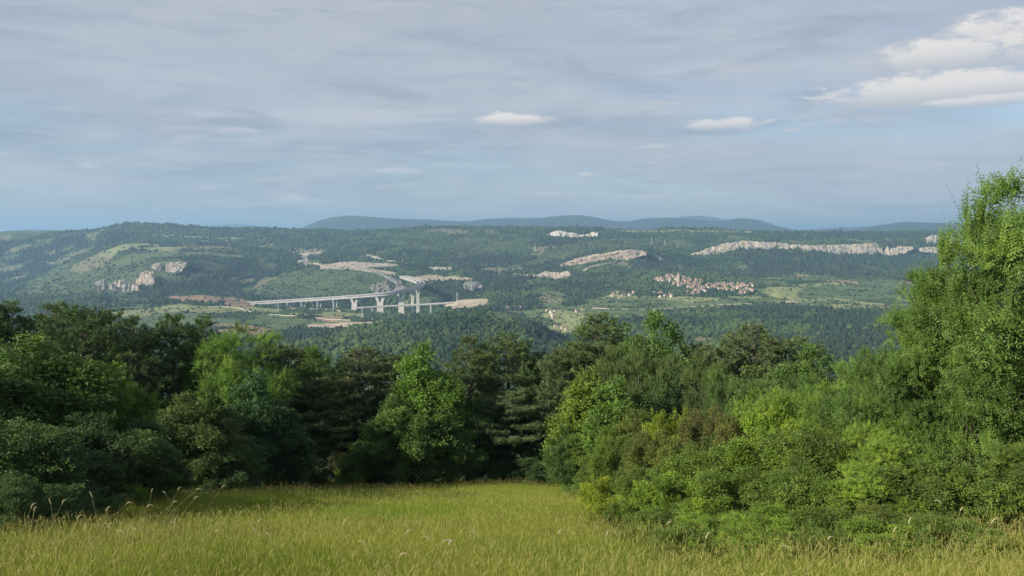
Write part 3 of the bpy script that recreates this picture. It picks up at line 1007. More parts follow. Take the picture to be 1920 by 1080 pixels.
for (d0, d1, poly) in SHADE_PINES:
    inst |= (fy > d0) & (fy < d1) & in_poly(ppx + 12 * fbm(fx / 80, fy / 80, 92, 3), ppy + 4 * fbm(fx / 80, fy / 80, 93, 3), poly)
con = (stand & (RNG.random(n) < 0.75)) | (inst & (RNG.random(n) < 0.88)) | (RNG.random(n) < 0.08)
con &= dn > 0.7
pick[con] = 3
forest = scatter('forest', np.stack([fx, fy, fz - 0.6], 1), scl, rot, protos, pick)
forest['kind'] = 'stuff'
forest['label'] = 'dark green woodland covering the far hills and valley'


# ------------------------------------------------------------------ viaducts
def spline(pts, n=12):
    out_ = []
    for i in range(len(pts) - 1):
        p0 = pts[max(i - 1, 0)]
        p1 = pts[i]
        p2 = pts[i + 1]
        p3 = pts[min(i + 2, len(pts) - 1)]
        for k in range(n):
            s = k / n
            out_.append(0.5 * ((2 * p1) + (p2 - p0) * s + (2 * p0 - 5 * p1 + 4 * p2 - p3) * s * s + (3 * p1 - p0 - 3 * p2 + p3) * s ** 3))
    out_.append(pts[-1].copy())
    return out_


def offset(path, off):
    res = []
    for i, p in enumerate(path):
        a = path[max(i - 1, 0)]
        c = path[min(i + 1, len(path) - 1)]
        t_ = (c - a)
        t_.z = 0
        t_.normalize()
        res.append(p + Vector((t_.y, -t_.x, 0)) * off)
    return res


road_px = [(467, 567.0, 3060), (500, 565.0, 3040), (560, 561.2, 2990), (620, 557.4, 2930), (680, 553.0, 2870), (720, 549.4, 2850), (750, 545.5, 2870), (772, 540.5, 2920), (786, 535.5, 3000), (789, 530.5, 3100),
           (782, 526.0, 3210), (768, 521.5, 3330), (755, 517.5, 3450)]
center = spline([P(*q) for q in road_px], 14)
via = empty('viaduct', tuple(P(640, 579, 2940)))
tag(via, 'long curved white concrete motorway viaduct on tall forked piers crossing the valley', 'viaduct')


def child(name, mb, mat, root, smooth=False):
    me_ = mb.mesh(name, mat, smooth)
    o = link(name, me_, root)
    o.matrix_parent_inverse = root.matrix_world.inverted()
    return o


bpy.context.view_layer.update()
for off in (-9.5, 9.5):
    pth = offset(center, off)
    mb = MB()
    mb.sweep(pth, [(-6.8, 0), (-6.8, -0.9), (-3.4, -2.2), (-3.2, -9.0), (3.2, -9.0), (3.4, -2.2), (6.8, -0.9), (6.8, 0)])
    child('deck', mb, M_DECK, via)
    mb = MB()
    mb.sweep(pth, [(-6.0, 0.05), (6.0, 0.05)], close=False)
    child('road_surface', mb, M_ASPH, via)
    for sgn in (-1, 1):
        mb = MB()
        mb.sweep(pth, [(sgn * 6.75 - .2, 0), (sgn * 6.75 + .2, 0), (sgn * 6.75 + .2, 2.1), (sgn * 6.75 - .2, 2.1)])
        child('parapet', mb, M_DECK, via)


def pier(pos, top, bottom, ang, w0, root, fork=True):
    """forked pier: one shaft opening into two arms under the deck"""
    mb = MB()
    h = top - bottom
    ca, sa = math.cos(ang), math.sin(ang)

    def slab(cz0, cz1, c0, c1, wa, wb, ta, tb):
        b = len(mb.v)
        for z, c_, w__, t__ in ((cz0, c0, wa, ta), (cz1, c1, wb, tb)):
            for x, y in ((-w__ / 2, -t__ / 2), (w__ / 2, -t__ / 2), (w__ / 2, t__ / 2), (-w__ / 2, t__ / 2)):
                x += c_
                mb.v.append((pos.x + x * ca - y * sa, pos.y + x * sa + y * ca, z))
        for q in ((3, 2, 1, 0), (4, 5, 6, 7), (0, 1, 5, 4), (1, 2, 6, 5), (2, 3, 7, 6), (3, 0, 4, 7)):
            mb.f.append([b + i for i in q])

    fk = min(24.0, h * 0.38) if fork else 0
    slab(bottom, top - fk, 0, 0, w0 * 0.74, w0 * 0.60, w0 * 0.42, w0 * 0.34)
    if fork:
        for s in (-1, 1):
            slab(top - fk - 0.02, top, s * w0 * 0.16, s * w0 * 0.40, w0 * 0.275, w0 * 0.28, w0 * 0.335, w0 * 0.30)
        slab(top - 1.6, top + 0.02, 0, 0, w0 * 0.80, w0 * 0.86, 3.0, 3.0)
    return child('pier', mb, M_CONC, root)


def nearest_u(path, px):
    best = None
    for i, p in enumerate(path[:int(len(path) * 0.80)]):
        q = 960 + F * p.x / (p.y * math.cos(PITCH) - p.z * math.sin(PITCH))
        if best is None or abs(q - px) < best[0]:
            best = (abs(q - px), i)
    return best[1]


for px in (509, 540, 568, 598, 629, 665, 712, 751, 773, 783):
    i = nearest_u(center, px)
    big = px >= 660
    for off in ((0,) if big else (-9.5, 9.5)):
        pth = offset(center, off) if off else center
        t_ = pth[min(i + 1, len(pth) - 1)] - pth[max(i - 1, 0)]
        ang = math.atan2(t_.y, t_.x) + math.pi / 2
        p = pth[i]
        botz = min(H(p.x, p.y) - 3, p.z - 12)
        if px in (712, 751, 773, 783):
            botz = min(botz, P(px, 594, p.y).z)
        pier(p, p.z - 8.95, botz, 0.12 if big else ang - math.pi / 2 * 0.3, (35.0 if px == 712 else 30.0 if px < 760 else 17.0) if big else 8.5, via)
# lower viaduct, second track under it
via2 = empty('viaduct', tuple(P(740, 585, 2760)))
tag(via2, 'low straight white concrete rail viaduct passing beneath the tall motorway viaduct', 'viaduct')
bpy.context.view_layer.update()
low = spline([P(668, 577, 2800), P(720, 573.5, 2790), P(780, 571, 2770), P(830, 568, 2740), P(850, 566.5, 2730)], 8)
mb = MB()
mb.sweep(low, [(-5, 0), (-5, -1.2), (-3, -4.6), (3, -4.6), (5, -1.2), (5, 0)])
child('deck', mb, M_DECK, via2)
for sgn in (-1, 1):
    mb = MB()
    mb.sweep(low, [(sgn * 4.8 - .2, 0), (sgn * 4.8 + .2, 0), (sgn * 4.8 + .2, 1.3), (sgn * 4.8 - .2, 1.3)])
    child('parapet', mb, M_DECK, via2)
for px in (697, 806):
    i = nearest_u(low + low[-1:] * 8, px)
    i = min(i, len(low) - 1)
    p = low[i]
    pier(p, p.z - 4.6, min(H(p.x, p.y) - 3, p.z - 16), 0.2, 7.0, via2, fork=False)


# ------------------------------------------------------------------ roads draped on the land
def road(pxpts, width, mat, name='road', lift=1.6):
    pts = []
    for (px, py, d) in pxpts:
        p = P(px, py, d)
        pts.append(Vector((p.x, p.y, 0)))
    sp = spline(pts, 10)
    L, Rr = offset(sp, -width / 2), offset(sp, width / 2)
    V = []
    for a, b in zip(L, Rr):
        z = max(H(a.x, a.y), H(b.x, b.y), H((a.x + b.x) / 2, (a.y + b.y) / 2)) + lift
        V += [(a.x, a.y, z), (b.x, b.y, z), (a.x, a.y, z - 6), (b.x, b.y, z - 6)]
    fc = []
    for i in range(len(sp) - 1):
        q = i * 4
        fc += [(q, q + 1, q + 5, q + 4), (q + 2, q, q + 4, q + 6), (q + 1, q + 3, q + 7, q + 5)]
    ob = link(name, mesh_np(name, V, np.array(fc), mat))
    ob['kind'] = 'structure'


M_ROAD = simple_mat('worn_asphalt', (0.18, 0.18, 0.175), (0.26, 0.25, 0.24), 0.03)
M_TRACK = simple_mat('gravel_track', (0.40, 0.36, 0.29), (0.50, 0.45, 0.37), 0.03)
road([(755, 517.5, 3450), (742, 512, 3560), (715, 507.5, 3700), (680, 505.5, 3820), (640, 503.5, 3900), (600, 499, 4050), (572, 494, 4300), (568, 486, 4550), (590, 478, 4750)], 26, M_ROAD)
road([(950, 514, 3800), (980, 516, 3760), (1020, 520, 3700), (1060, 527, 3620)], 16, M_TRACK)
road([(800, 522, 3650), (850, 519, 3680), (900, 516, 3760), (950, 514, 3800)], 14, M_TRACK)
road([(390, 581, 2650), (440, 583, 2650), (520, 596, 2500), (600, 601, 2450), (680, 603, 2400), (715, 600, 2500)], 9, M_TRACK)
road([(470, 571, 3000), (520, 576, 2950), (570, 579, 2900), (640, 584, 2780)], 9, M_TRACK)
road([(1150, 549, 3000), (1190, 547, 3050), (1230, 555, 2950), (1260, 560, 2900)], 8, M_TRACK)
road([(1212, 468, 4250), (1240, 474, 4150), (1210, 482, 4080), (1160, 492, 4000), (1110, 502, 3900), (1090, 512, 3800)], 12, M_TRACK)
road([(1110, 582, 2560), (1200, 581, 2540), (1320, 577, 2560), (1440, 571, 2600)], 7, M_TRACK)

# ------------------------------------------------------------------ houses
M_WALLS = [simple_mat('plaster_cream', (0.46, 0.39, 0.30), (0.54, 0.47, 0.38), 0.3), simple_mat('plaster_white', (0.52, 0.49, 0.44), (0.60, 0.57, 0.52), 0.3), simple_mat('stone_wall', (0.34, 0.28, 0.21), (0.44, 0.37, 0.29), 0.4)]
M_ROOF = simple_mat('clay_tile', (0.27, 0.15, 0.11), (0.37, 0.23, 0.17), 0.4)
M_WIN = simple_mat('window_dark', (0.04, 0.045, 0.05), (0.07, 0.075, 0.08), 0.5, rough=0.3)


def house_parts(w_, l_, h_, rise):
    wall = MB()
    b = 0
    hx, hy = w_ / 2, l_ / 2
    wall.v = [(-hx, -hy, -3), (hx, -hy, -3), (hx, hy, -3), (-hx, hy, -3), (-hx, -hy, h_), (hx, -hy, h_), (hx, hy, h_), (-hx, hy, h_), (0, -hy, h_ + rise), (0, hy, h_ + rise)]
    wall.f = [[0, 1, 5, 4], [1, 2, 6, 5], [2, 3, 7, 6], [3, 0, 4, 7], [4, 5, 8], [6, 7, 9]]
    roof = MB()
    e, th = 0.6, 0.35
    k = rise / hx
    for s in (-1, 1):
        b = len(roof.v)
        for zo in (0.03, th):
            roof.v += [(0, -hy - e, h_ + rise + zo), (s * (hx + e), -hy - e, h_ - k * e + zo), (s * (hx + e), hy + e, h_ - k * e + zo), (0, hy + e, h_ + rise + zo)]
        for q in ((0, 1, 2, 3), (7, 6, 5, 4), (0, 4, 5, 1), (1, 5, 6, 2), (2, 6, 7, 3), (3, 7, 4, 0)):
            roof.f.append([b + i for i in q])
    chim = MB()
    chim.box((hx * 0.45, hy * 0.3, h_ + rise * 0.55 + 1.0), (0.8, 0.8, 2.2))
    win = MB()
    return wall, roof, chim


HP = []
for i, (w_, l_, h_, r_) in enumerate([(9, 12, 6.2, 2.6), (8, 10, 5.6, 2.4), (10, 16, 6.6, 2.8), (8, 14, 7.6, 2.4)]):
    wl, rf, ch = house_parts(w_, l_, h_, r_)
    HP.append((wl.v, wl.f, rf.mesh('roof', M_ROOF), ch.mesh('chimney', M_WALLS[2]), (w_, l_, h_)))
HW = {}
WINM = {}
for i in range(4):
    for k in range(3):
        q = MB()
        q.v, q.f = HP[i][0], HP[i][1]
        HW[(i, k)] = q.mesh('wall', M_WALLS[k])


def house(x, y, rz, label, group, kind=0, wallk=0, s=1.0):
    z = H(x, y) + 0.4
    r = empty('house', (x, y, z))
    r.rotation_euler = (0, 0, rz)
    r.scale = (s, s, s)
    tag(r, label, 'house', group)
    link('wall', HW[(kind, wallk)], r)
    rf = link('roof', HP[kind][2], r)
    link('chimney', HP[kind][3], rf)
    return r


rr = random.Random(5)
placed = []


ORD = ['first', 'second', 'third', 'fourth', 'fifth', 'sixth', 'seventh', 'eighth', 'ninth', 'tenth', 'eleventh', 'twelfth', 'thirteenth', 'fourteenth', 'fifteenth']
WALLN = ['cream walled', 'white walled', 'bare stone']
SIZEN = ['broad', 'small', 'long', 'tall']


def cluster(n, region, dr, where, group, mind, angs=(0.2, 0.5)):
    c = 0
    tries = 0
    found = []
    xs = [p[0] for p in region]
    ys = [p[1] for p in region]
    while c < n and tries < 4000:
        tries += 1
        px = rr.uniform(min(xs), max(xs))
        py = rr.uniform(min(ys), max(ys))
        if not in_poly(np.array([px]), np.array([py]), region)[0]:
            continue
        # walk along the sight line to the ground
        ds = np.arange(dr[0], dr[1], 12.0)
        xx = (px - 960) / F * ds / (math.cos(PITCH) - (py - 540) / F * math.sin(PITCH))
        hz_ = height(xx, ds)
        _, pyy = project(xx, ds, hz_)
        j = np.nonzero(pyy <= py)[0]
        if len(j) == 0:
            continue
        x, y = float(xx[j[0]]), float(ds[j[0]])
        if any((x - a) ** 2 + (y - b) ** 2 < mind ** 2 for a, b in placed):
            continue
        placed.append((x, y))
        found.append((px, py, x, y))
        c += 1
    found.sort()
    ymid = sorted(q[1] for q in found)[len(found) // 2] if found else 0
    for k, (px, py, x, y) in enumerate(found):
        kd, wk = rr.randrange(4), rr.choice([0, 0, 1, 2, 2])
        if len(found) <= 12:
            lab = '%s %s tiled house, %s from the left %s' % (SIZEN[kd], WALLN[wk], ORD[k], where)
        else:
            part = ['left end', 'left part', 'middle', 'right part', 'right end'][min(int(k * 5 / len(found)), 4)]
            lab = '%s %s house, %s row, %s of %s' % (SIZEN[kd], WALLN[wk], 'back' if py < ymid else 'front', part, where)
        house(x, y, rr.choice([rr.uniform(*angs), rr.uniform(*angs) + math.pi / 2]), lab, group, kd, wk, rr.uniform(0.65, 1.0))


cluster(60, [(1249, 518), (1270, 515), (1300, 521), (1318, 528), (1310, 538), (1280, 541), (1262, 536), (1250, 528)], (2850, 3500), 'the upper village', 'houses of the upper village', 11)
cluster(95, [(1300, 536), (1330, 532), (1380, 533), (1412, 533), (1414, 548), (1390, 553), (1350, 545), (1330, 546), (1300, 553), (1288, 550)], (2800, 3500), 'the lower village', 'houses of the lower village', 11)
cluster(7, [(1228, 522), (1244, 520), (1244, 529), (1228, 529)], (2850, 3500), 'in the group left of the village', 'houses left of the village', 16)
cluster(8, [(1146, 552), (1188, 549), (1188, 560), (1146, 560)], (2600, 3400), 'in the hamlet', 'houses of the small hamlet', 20)
cluster(6, [(1234, 552), (1262, 550), (1262, 558), (1234, 558)], (2600, 3400), 'in the orchard', 'houses in the orchard', 20)
cluster(34, [(510, 462), (530, 463), (535, 467), (598, 467), (602, 474), (560, 476), (535, 473), (510, 468)], (4200, 5400), 'the far village', 'houses of the far plateau village', 18)
cluster(6, [(1018, 583), (1032, 579), (1050, 583), (1040, 600), (1020, 598)], (2100, 2900), 'by the knoll', 'farmhouses by the knoll', 20)
cluster(4, [(1040, 612), (1062, 612), (1062, 622), (1040, 622)], (1800, 2500), 'on the valley floor', 'houses on the valley floor', 20)
cluster(4, [(942, 576), (985, 576), (985, 581), (942, 581)], (2300, 2900), 'above the knoll', 'houses on the saddle', 20)
cluster(3, [(1070, 582), (1100, 582), (1100, 586), (1070, 586)], (2300, 2900), 'by the fields', 'sheds by the fields', 20)

# church
cpos = None
ds = np.arange(2900, 3500, 6.0)
xx = (1272 - 960) / F * ds
hz_ = height(xx, ds)
_, pyy = project(xx, ds, hz_)
j = int(np.nonzero(pyy <= 533)[0][0]) if (pyy <= 533).any() else 20
chx, chy = float(xx[j]), float(ds[j])
chz = H(chx, chy)
church = empty('church', (chx, chy, chz))
tag(church, 'pale stone church with tall square bell tower rising above the hill village', 'church')
mb = MB()
mb.v = [(-6, -2, -3), (6, -2, -3), (6, 20, -3), (-6, 20, -3), (-6, -2, 9), (6, -2, 9), (6, 20, 9), (-6, 20, 9), (0, -2, 12.5), (0, 20, 12.5)]
mb.v = [(x + 9, y, z) for x, y, z in mb.v]
mb.f = [[0, 1, 5, 4], [1, 2, 6, 5], [2, 3, 7, 6], [3, 0, 4, 7], [4, 5, 8], [6, 7, 9]]
link('wall', mb.mesh('wall', M_WALLS[0]), church)
mb = MB()
for s in (-1, 1):
    b = len(mb.v)
    for zo in (0.03, 0.4):
        mb.v += [(9, -2.6, 12.5 + zo), (9 + s * 6.6, -2.6, 8.65 + zo), (9 + s * 6.6, 20.6, 8.65 + zo), (9, 20.6, 12.5 + zo)]
    for q in ((0, 1, 2, 3), (7, 6, 5, 4), (0, 4, 5, 1), (1, 5, 6, 2), (2, 6, 7, 3), (3, 7, 4, 0)):
        mb.f.append([b + i for i in q])
link('roof', mb.mesh('roof', M_ROOF), church)
mb = MB()
mb.box((0, 0, 18), (6.6, 6.6, 42))
mb.box((0, 0, 39.3), (7.4, 7.4, 0.7))
tw = link('bell_tower', mb.mesh('bell_tower', M_WALLS[0]), church)
mb = MB()
mb.box((0, 0, 42.4), (7.0, 7.0, 5.4), taper=0.02)
link('tower_roof', mb.mesh('tower_roof', M_ROOF), tw)
mb = MB()
for an in range(4):
    mb.box((3.33 * math.cos(an * math.pi / 2), 3.33 * math.sin(an * math.pi / 2), 34.5), (0.12, 2.0, 3.6), an * math.pi / 2)
link('belfry_opening', mb.mesh('belfry_opening', M_WIN), tw)

# ------------------------------------------------------------------ lattice pylons
pm = MB()
HT = 42
for sx in (-1, 1):
    for sy in (-1, 1):
        pm.tube([(sx * 3.2, sy * 3.2, -2), (sx * 1.1, sy * 1.1, 26), (sx * .5, sy * .5, HT)], [.3, .25, .2], 4)
for k in range(8):
    z0_, z1_ = k * 4.2, (k + 1) * 4.2
    r0 = 3.2 - 2.1 * z0_ / 27 if z0_ < 27 else 1.1
    r1 = 3.2 - 2.1 * z1_ / 27 if z1_ < 27 else 1.1
    for s in (-1, 1):
        pm.tube([(-r0, s * r0, z0_), (r1, s * r1, z1_)], [.12, .12], 3)
        pm.tube([(s * r0, -r0, z0_), (s * r1, r1, z1_)], [.12, .12], 3)
tower_me = pm.mesh('tower', M_STEEL)
pa = MB()
for z, l in ((28, 6.5), (33, 8), (38, 5.5)):
    pa.tube([(-l, 0, z), (0, 0, z + 1.4), (l, 0, z)], [.12, .3, .12], 4)
    pa.tube([(-l, 0, z), (l, 0, z)], [.15, .15], 4)
arm_me = pa.mesh('cross_arm', M_STEEL)
for (px, d, lab) in ((520, 2560, 'slim lattice pylon in the scrub below the left end of the viaduct'), (678, 2550, 'slim lattice pylon beside the brown field under the viaduct'), (936, 3720, 'tall lattice pylon on the dark wooded slope right of the viaduct'),
                     (1221, 4700, 'far lattice pylon on the slope above the pink quarry'), (1246, 4800, 'faint lattice pylon right of the one above the pink quarry'), (1003, 4500, 'far lattice pylon in the cut line through the woods left of the pink quarry'),
                     (884, 3250, 'pale lattice pylon in the dark ravine right of the viaduct'), (857, 2900, 'lattice pylon at the bright construction ground')):
    x = (px - 960) / F * d
    pr = empty('pylon', (x, d, H(x, d)))
    tag(pr, lab, 'pylon', 'lattice power pylons')
    pr.rotation_euler = (0, 0, 0.35)
    link('tower', tower_me, pr)
    link('cross_arm', arm_me, pr)


# ------------------------------------------------------------------ near trees
def unit(v):
    return v / (np.linalg.norm(v, axis=1, keepdims=True) + 1e-9)


def leaves_mesh(name, C, axis, nrm, L, W, tint, mat, fold=0.25):
    """rhombic folded leaves, two triangles each"""
    side = unit(np.cross(axis, nrm))
    nn = np.cross(side, axis)
    n = len(C)
    L = L[:, None]
    W = W[:, None]
    b = C
    l = C + axis * L * 0.5 + side * W * 0.5 + nn * W * fold
    tp = C + axis * L - nn * L * 0.12
    r = C + axis * L * 0.5 - side * W * 0.5 + nn * W * fold
    V = np.stack([b, r, tp, l], 1).reshape(-1, 3)
    Fc = np.arange(n * 4).reshape(-1, 4)
    tri = np.concatenate([Fc[:, [0, 1, 2]], Fc[:, [0, 2, 3]]])
    return mesh_np(name, V, tri, mat, False, {'tint': np.repeat(tint, 4)})


def make_broadleaf(seed, Ht, rad, base, n_lobe, twigs, per, leaf, name_mat, feather=False, shape='round', leaf_w=0.62, erect=0.35, flat=0.85, sep=0.52):
    """returns trunk mesh, crown mesh, nominal height, nominal width"""
    g = np.random.default_rng(seed)
    # lobes fill an envelope
    cen, rr_ = [], []
    zc0 = base + (Ht - base) * 0.5
    hh = (Ht - base) / 2
    tries = 0
    while len(cen) < n_lobe and tries < 5000:
        tries += 1
        d = g.normal(size=3)
        d /= np.linalg.norm(d)
        k = g.uniform(0.35, 0.88)
        zz_ = d[2]
        if shape == 'cone':
            env = 1.05 - 0.62 * (zz_ + 1) / 2 - 0.25 * abs(zz_)
        elif shape == 'column':
            env = 0.95 - 0.25 * zz_
        elif shape == 'mound':
            env = 1.0 if zz_ < 0 else 1.0 - 0.1 * zz_
        else:
            env = 1.0
        p = np.array([d[0] * rad * k * env, d[1] * rad * k * env, zc0 + zz_ * hh * k])
        r = rad * g.uniform(0.20, 0.38) * (0.75 + 0.35 * (1 - k))
        if any(np.linalg.norm(p - q) < sep * (r + s) for q, s in zip(cen, rr_)):
            continue
        cen.append(p)
        rr_.append(r)
    cen = np.array(cen)
    rr_ = np.array(rr_)
    nl = len(cen)
    # every lobe carries a dozen smaller leaf clumps, with dark gaps between them
    ns = nl * 13
    sl_ = g.choice(nl, ns, p=rr_ ** 2 / (rr_ ** 2).sum())
    sd_ = unit(g.normal(size=(ns, 3)) + np.array([0, 0, 0.30]) + 0.7 * unit(cen[sl_] - np.array([0, 0, zc0])))
    scn = cen[sl_] + sd_ * (rr_[sl_] * g.uniform(0.45, 1.15, ns))[:, None] * np.array([1, 1, flat + 0.05])
    srd = rr_[sl_] * g.uniform(0.22, 0.40, ns)
    si = g.choice(ns, twigs, p=srd ** 2 / (srd ** 2).sum())
    li = sl_[si]
    dirs = unit(g.normal(size=(twigs, 3)) + np.array([0, 0, 0.55]) + 0.5 * sd_[si])
    pos = scn[si] + dirs * (srd[si] * g.uniform(0.3, 1.05, twigs))[:, None] * np.array([1, 1, 0.88 * flat])
    tax = unit(dirs + np.array([0, 0, erect]) + g.normal(size=(twigs, 3)) * 0.45)
    tl = leaf * g.uniform(1.2, 3.0, twigs) * (1.5 if feather else 1.0)
    # some long shoots break the outline
    shoot = g.random(twigs) < 0.04
    tl[shoot] *= 2.0
    ltint = g.random(nl)
    N = twigs * per
    ti = np.repeat(np.arange(twigs), per)
    along = np.tile(np.linspace(0.05, 1.0, per), twigs)
    C = pos[ti] + tax[ti] * (tl[ti] * along)[:, None]
    if feather:
        sidev = unit(np.cross(tax, g.normal(size=(twigs, 3))))
        sg = np.where(np.arange(N) % 2 == 0, 1.0, -1.0)[:, None]
        ax = unit(sidev[ti] * sg + tax[ti] * 0.55 + g.normal(size=(N, 3)) * 0.12 + np.array([0, 0, -0.1]))
        nr_ = unit(np.cross(sidev, tax)[ti] + g.normal(size=(N, 3)) * 0.2)
    else:
        ax = unit(g.normal(size=(N, 3)) * 0.9 + tax[ti] * 0.75 + dirs[ti] * 0.4)
        nr_ = unit(g.normal(size=(N, 3)) * 0.55 + np.array([0, 0, 0.8]) + dirs[ti] * 0.35)
        C = C + g.normal(size=(N, 3)) * leaf * 0.55
    L = leaf * g.uniform(0.7, 1.3, N)
    if feather:
        L *= 0.9 - 0.35 * along
    tint = np.clip(0.30 * ltint[li[ti]] + 0.36 * g.random(ns)[si[ti]] + 0.14 * g.random(twigs)[ti] + 0.20 * g.random(N), 0, 1)
    crown = leaves_mesh('crown', C, ax, nr_, L, L * leaf_w, tint, name_mat)
    # trunk with limbs to the lobes and twigs inside
    mb = MB()
    tr = max(Ht * 0.012, 0.015)
    lean = g.normal(size=2) * rad * 0.05
    tpts = [(0, 0, -0.4), (lean[0] * .3, lean[1] * .3, base + 0.2 * hh), (lean[0], lean[1], zc0), (lean[0] * 1.5, lean[1] * 1.5, zc0 + hh * 0.45)]
    mb.tube(tpts, [tr * 1.25, tr, tr * 0.6, tr * 0.15], 8)
    for k in range(nl):
        s = g.uniform(0.05, 0.75)
        z_ = base * 0.7 + s * (cen[k][2] - base * 0.7)
        z_ = max(min(z_, zc0 + hh * .6), base * 0.3)
        st = np.array([lean[0] * z_ / zc0, lean[1] * z_ / zc0, z_])
        mid = st * 0.5 + cen[k] * 0.5 + np.array([0, 0, 0.08 * hh])
        mb.tube([st, mid, cen[k]], [tr * 0.36, tr * 0.2, tr * 0.08], 5)
        for q in np.nonzero(sl_ == k)[0][:16]:
            mb.tube([cen[k], scn[q]], [tr * 0.06, tr * 0.02], 3)
    trunk = mb.mesh('trunk', M_BARK, True)
    # measured extents
    q = np.percentile(C[:, 2], 99.7)
    wd = (np.percentile(C[:, 0], 98.5) - np.percentile(C[:, 0], 1.5))
    return trunk, crown, float(q), float(wd)


def make_pine(seed, Ht, rad, base, whorls=15, open_=1.0, needle=0.24):
    g = np.random.default_rng(seed)
    mb = MB()
    tr = Ht * 0.017
    bend = g.normal(size=2) * 0.25
    mb.tube([(0, 0, -0.4), (bend[0] * .4, bend[1] * .4, Ht * .35), (bend[0], bend[1], Ht * .7), (bend[0] * 1.2, bend[1] * 1.2, Ht * .985)], [tr * 1.2, tr * .95, tr * .5, tr * .1], 9)
    tips, axs = [], []
    for wq in range(whorls):
        f = wq / (whorls - 1)
        z = base + (Ht * 0.97 - base) * f
        prof = (math.sin(math.pi * min(0.12 + f * 0.88, 1)) ** 0.75) if f < 0.97 else 0.08
        prof = max(prof, 0.12 + 0.55 * (1 - f) * (f > 0.4))
        nb = int(g.integers(4, 7))
        a0 = g.uniform(0, 6.28)
        for b in range(nb):
            a = a0 + 6.28 * b / nb + g.normal() * 0.25
            ln = rad * prof * g.uniform(0.62, 1.18)
            if ln < 0.25:
                ln = 0.25
            up = 0.10 + 0.55 * f + g.normal() * 0.10
            o = np.array([bend[0] * z / Ht, bend[1] * z / Ht, z + g.normal() * 0.15])
            dv = np.array([math.cos(a), math.sin(a), up])
            dv /= np.linalg.norm(dv)
            mid = o + dv * ln * 0.55 + np.array([0, 0, -0.04 * ln])
            tip = o + dv * ln + np.array([0, 0, 0.10 * ln])
            mb.tube([o, mid, tip], [tr * 0.30 * (1 - .5 * f), tr * 0.18, tr * 0.05], 5)
            ns = max(int(ln * 5.5), 3)
            for s in range(ns):
                q = 0.30 + 0.70 * (s + g.random()) / ns
                c = o * (1 - q) + tip * q
                sa_ = a + (1 if s % 2 else -1) * g.uniform(0.5, 1.2)
                sl = ln * 0.34 * (1.15 - q) + 0.30
                e = c + np.array([math.cos(sa_) * sl, math.sin(sa_) * sl, sl * g.uniform(0.05, 0.55)])
                mb.tube([c, e], [tr * 0.07, tr * 0.025], 3)
                nt_ = max(int(sl * 7), 2)
                for k in range(nt_):
                    qq = 0.35 + 0.65 * (k + g.random()) / nt_
                    tips.append(c * (1 - qq) + e * qq + g.normal(size=3) * 0.10)
                    axs.append((e - c) / np.linalg.norm(e - c) * 0.6 + np.array([0, 0, 0.9]))
                tips.append(e)
                axs.append((e - c) / np.linalg.norm(e - c) * 0.6 + np.array([0, 0, 0.9]))
            tips.append(tip)
            axs.append(np.array([dv[0] * .4, dv[1] * .4, 1]))
    tips = np.array(tips)
    axs = unit(np.array(axs) + g.normal(size=(len(axs), 3)) * 0.25)
    K = 15
    N = len(tips) * K
    ti = np.repeat(np.arange(len(tips)), K)
    ax = unit(axs[ti] * 0.75 + g.normal(size=(N, 3)) * 0.75)
    C = tips[ti] + axs[ti] * (g.random(N) * 0.16)[:, None]
    L = needle * g.uniform(0.65, 1.2, N)
    side = unit(np.cross(ax, g.normal(size=(N, 3))))
    W = needle * 0.16
    V = np.stack([C + side * W * 0.5, C - side * W * 0.5, C + ax * L[:, None]], 1).reshape(-1, 3)
    tint = np.clip(0.55 * g.random(len(tips))[ti] + 0.45 * g.random(N), 0, 1)
    crown = mesh_np('crown', V, np.arange(N * 3).reshape(-1, 3), M_NEEDLE, False, {'tint': np.repeat(tint, 3)})
    wd = np.percentile(V[:, 0], 98) - np.percentile(V[:, 0], 2)
    print('pine tris', N)
    return mb.mesh('trunk', M_BARK, True), crown, float(V[:, 2].max()), float(wd)


PR = {
    'oak1': make_broadleaf(1, 10, 3.6, 1.2, 44, 4800, 9, 0.19, M_LEAF),
    'oak2': make_broadleaf(2, 10, 3.4, 0.8, 40, 4800, 9, 0.19, M_LEAF, shape='cone'),
    'oak3': make_broadleaf(3, 8, 3.6, 0.3, 40, 4600, 9, 0.155, M_LEAF, shape='mound'),
    'robinia': make_broadleaf(4, 10, 3.4, 1.5, 34, 3600, 12, 0.15, M_LEAF, feather=True, leaf_w=0.45),
    'column': make_broadleaf(5, 8, 1.5, 0.3, 22, 2400, 12, 0.12, M_LEAF, feather=True, shape='column', leaf_w=0.35, erect=1.6),
    'pine1': make_pine(6, 12, 3.1, 2.2),
    'pine2': make_pine(7, 12, 2.8, 1.6, 16),
    'pine3': make_pine(8, 11, 3.6, 3.0, 12),
    'shrub1': make_broadleaf(9, 2.6, 1.5, 0.0, 34, 5600, 10, 0.052, M_LEAF, shape='mound'),
    'shrub2': make_broadleaf(10, 2.6, 1.4, 0.0, 32, 5600, 10, 0.050, M_LEAF, shape='mound', leaf_w=0.5, erect=0.7),
    'shrub3': make_broadleaf(12, 2.8, 1.5, 0.0, 30, 4400, 13, 0.048, M_LEAF, feather=True, shape='mound', leaf_w=0.45),
    'ash': make_broadleaf(13, 7.6, 2.9, 0.3, 46, 9000, 12, 0.105, M_LEAF, feather=True, leaf_w=0.42, flat=0.55, sep=0.72),
}

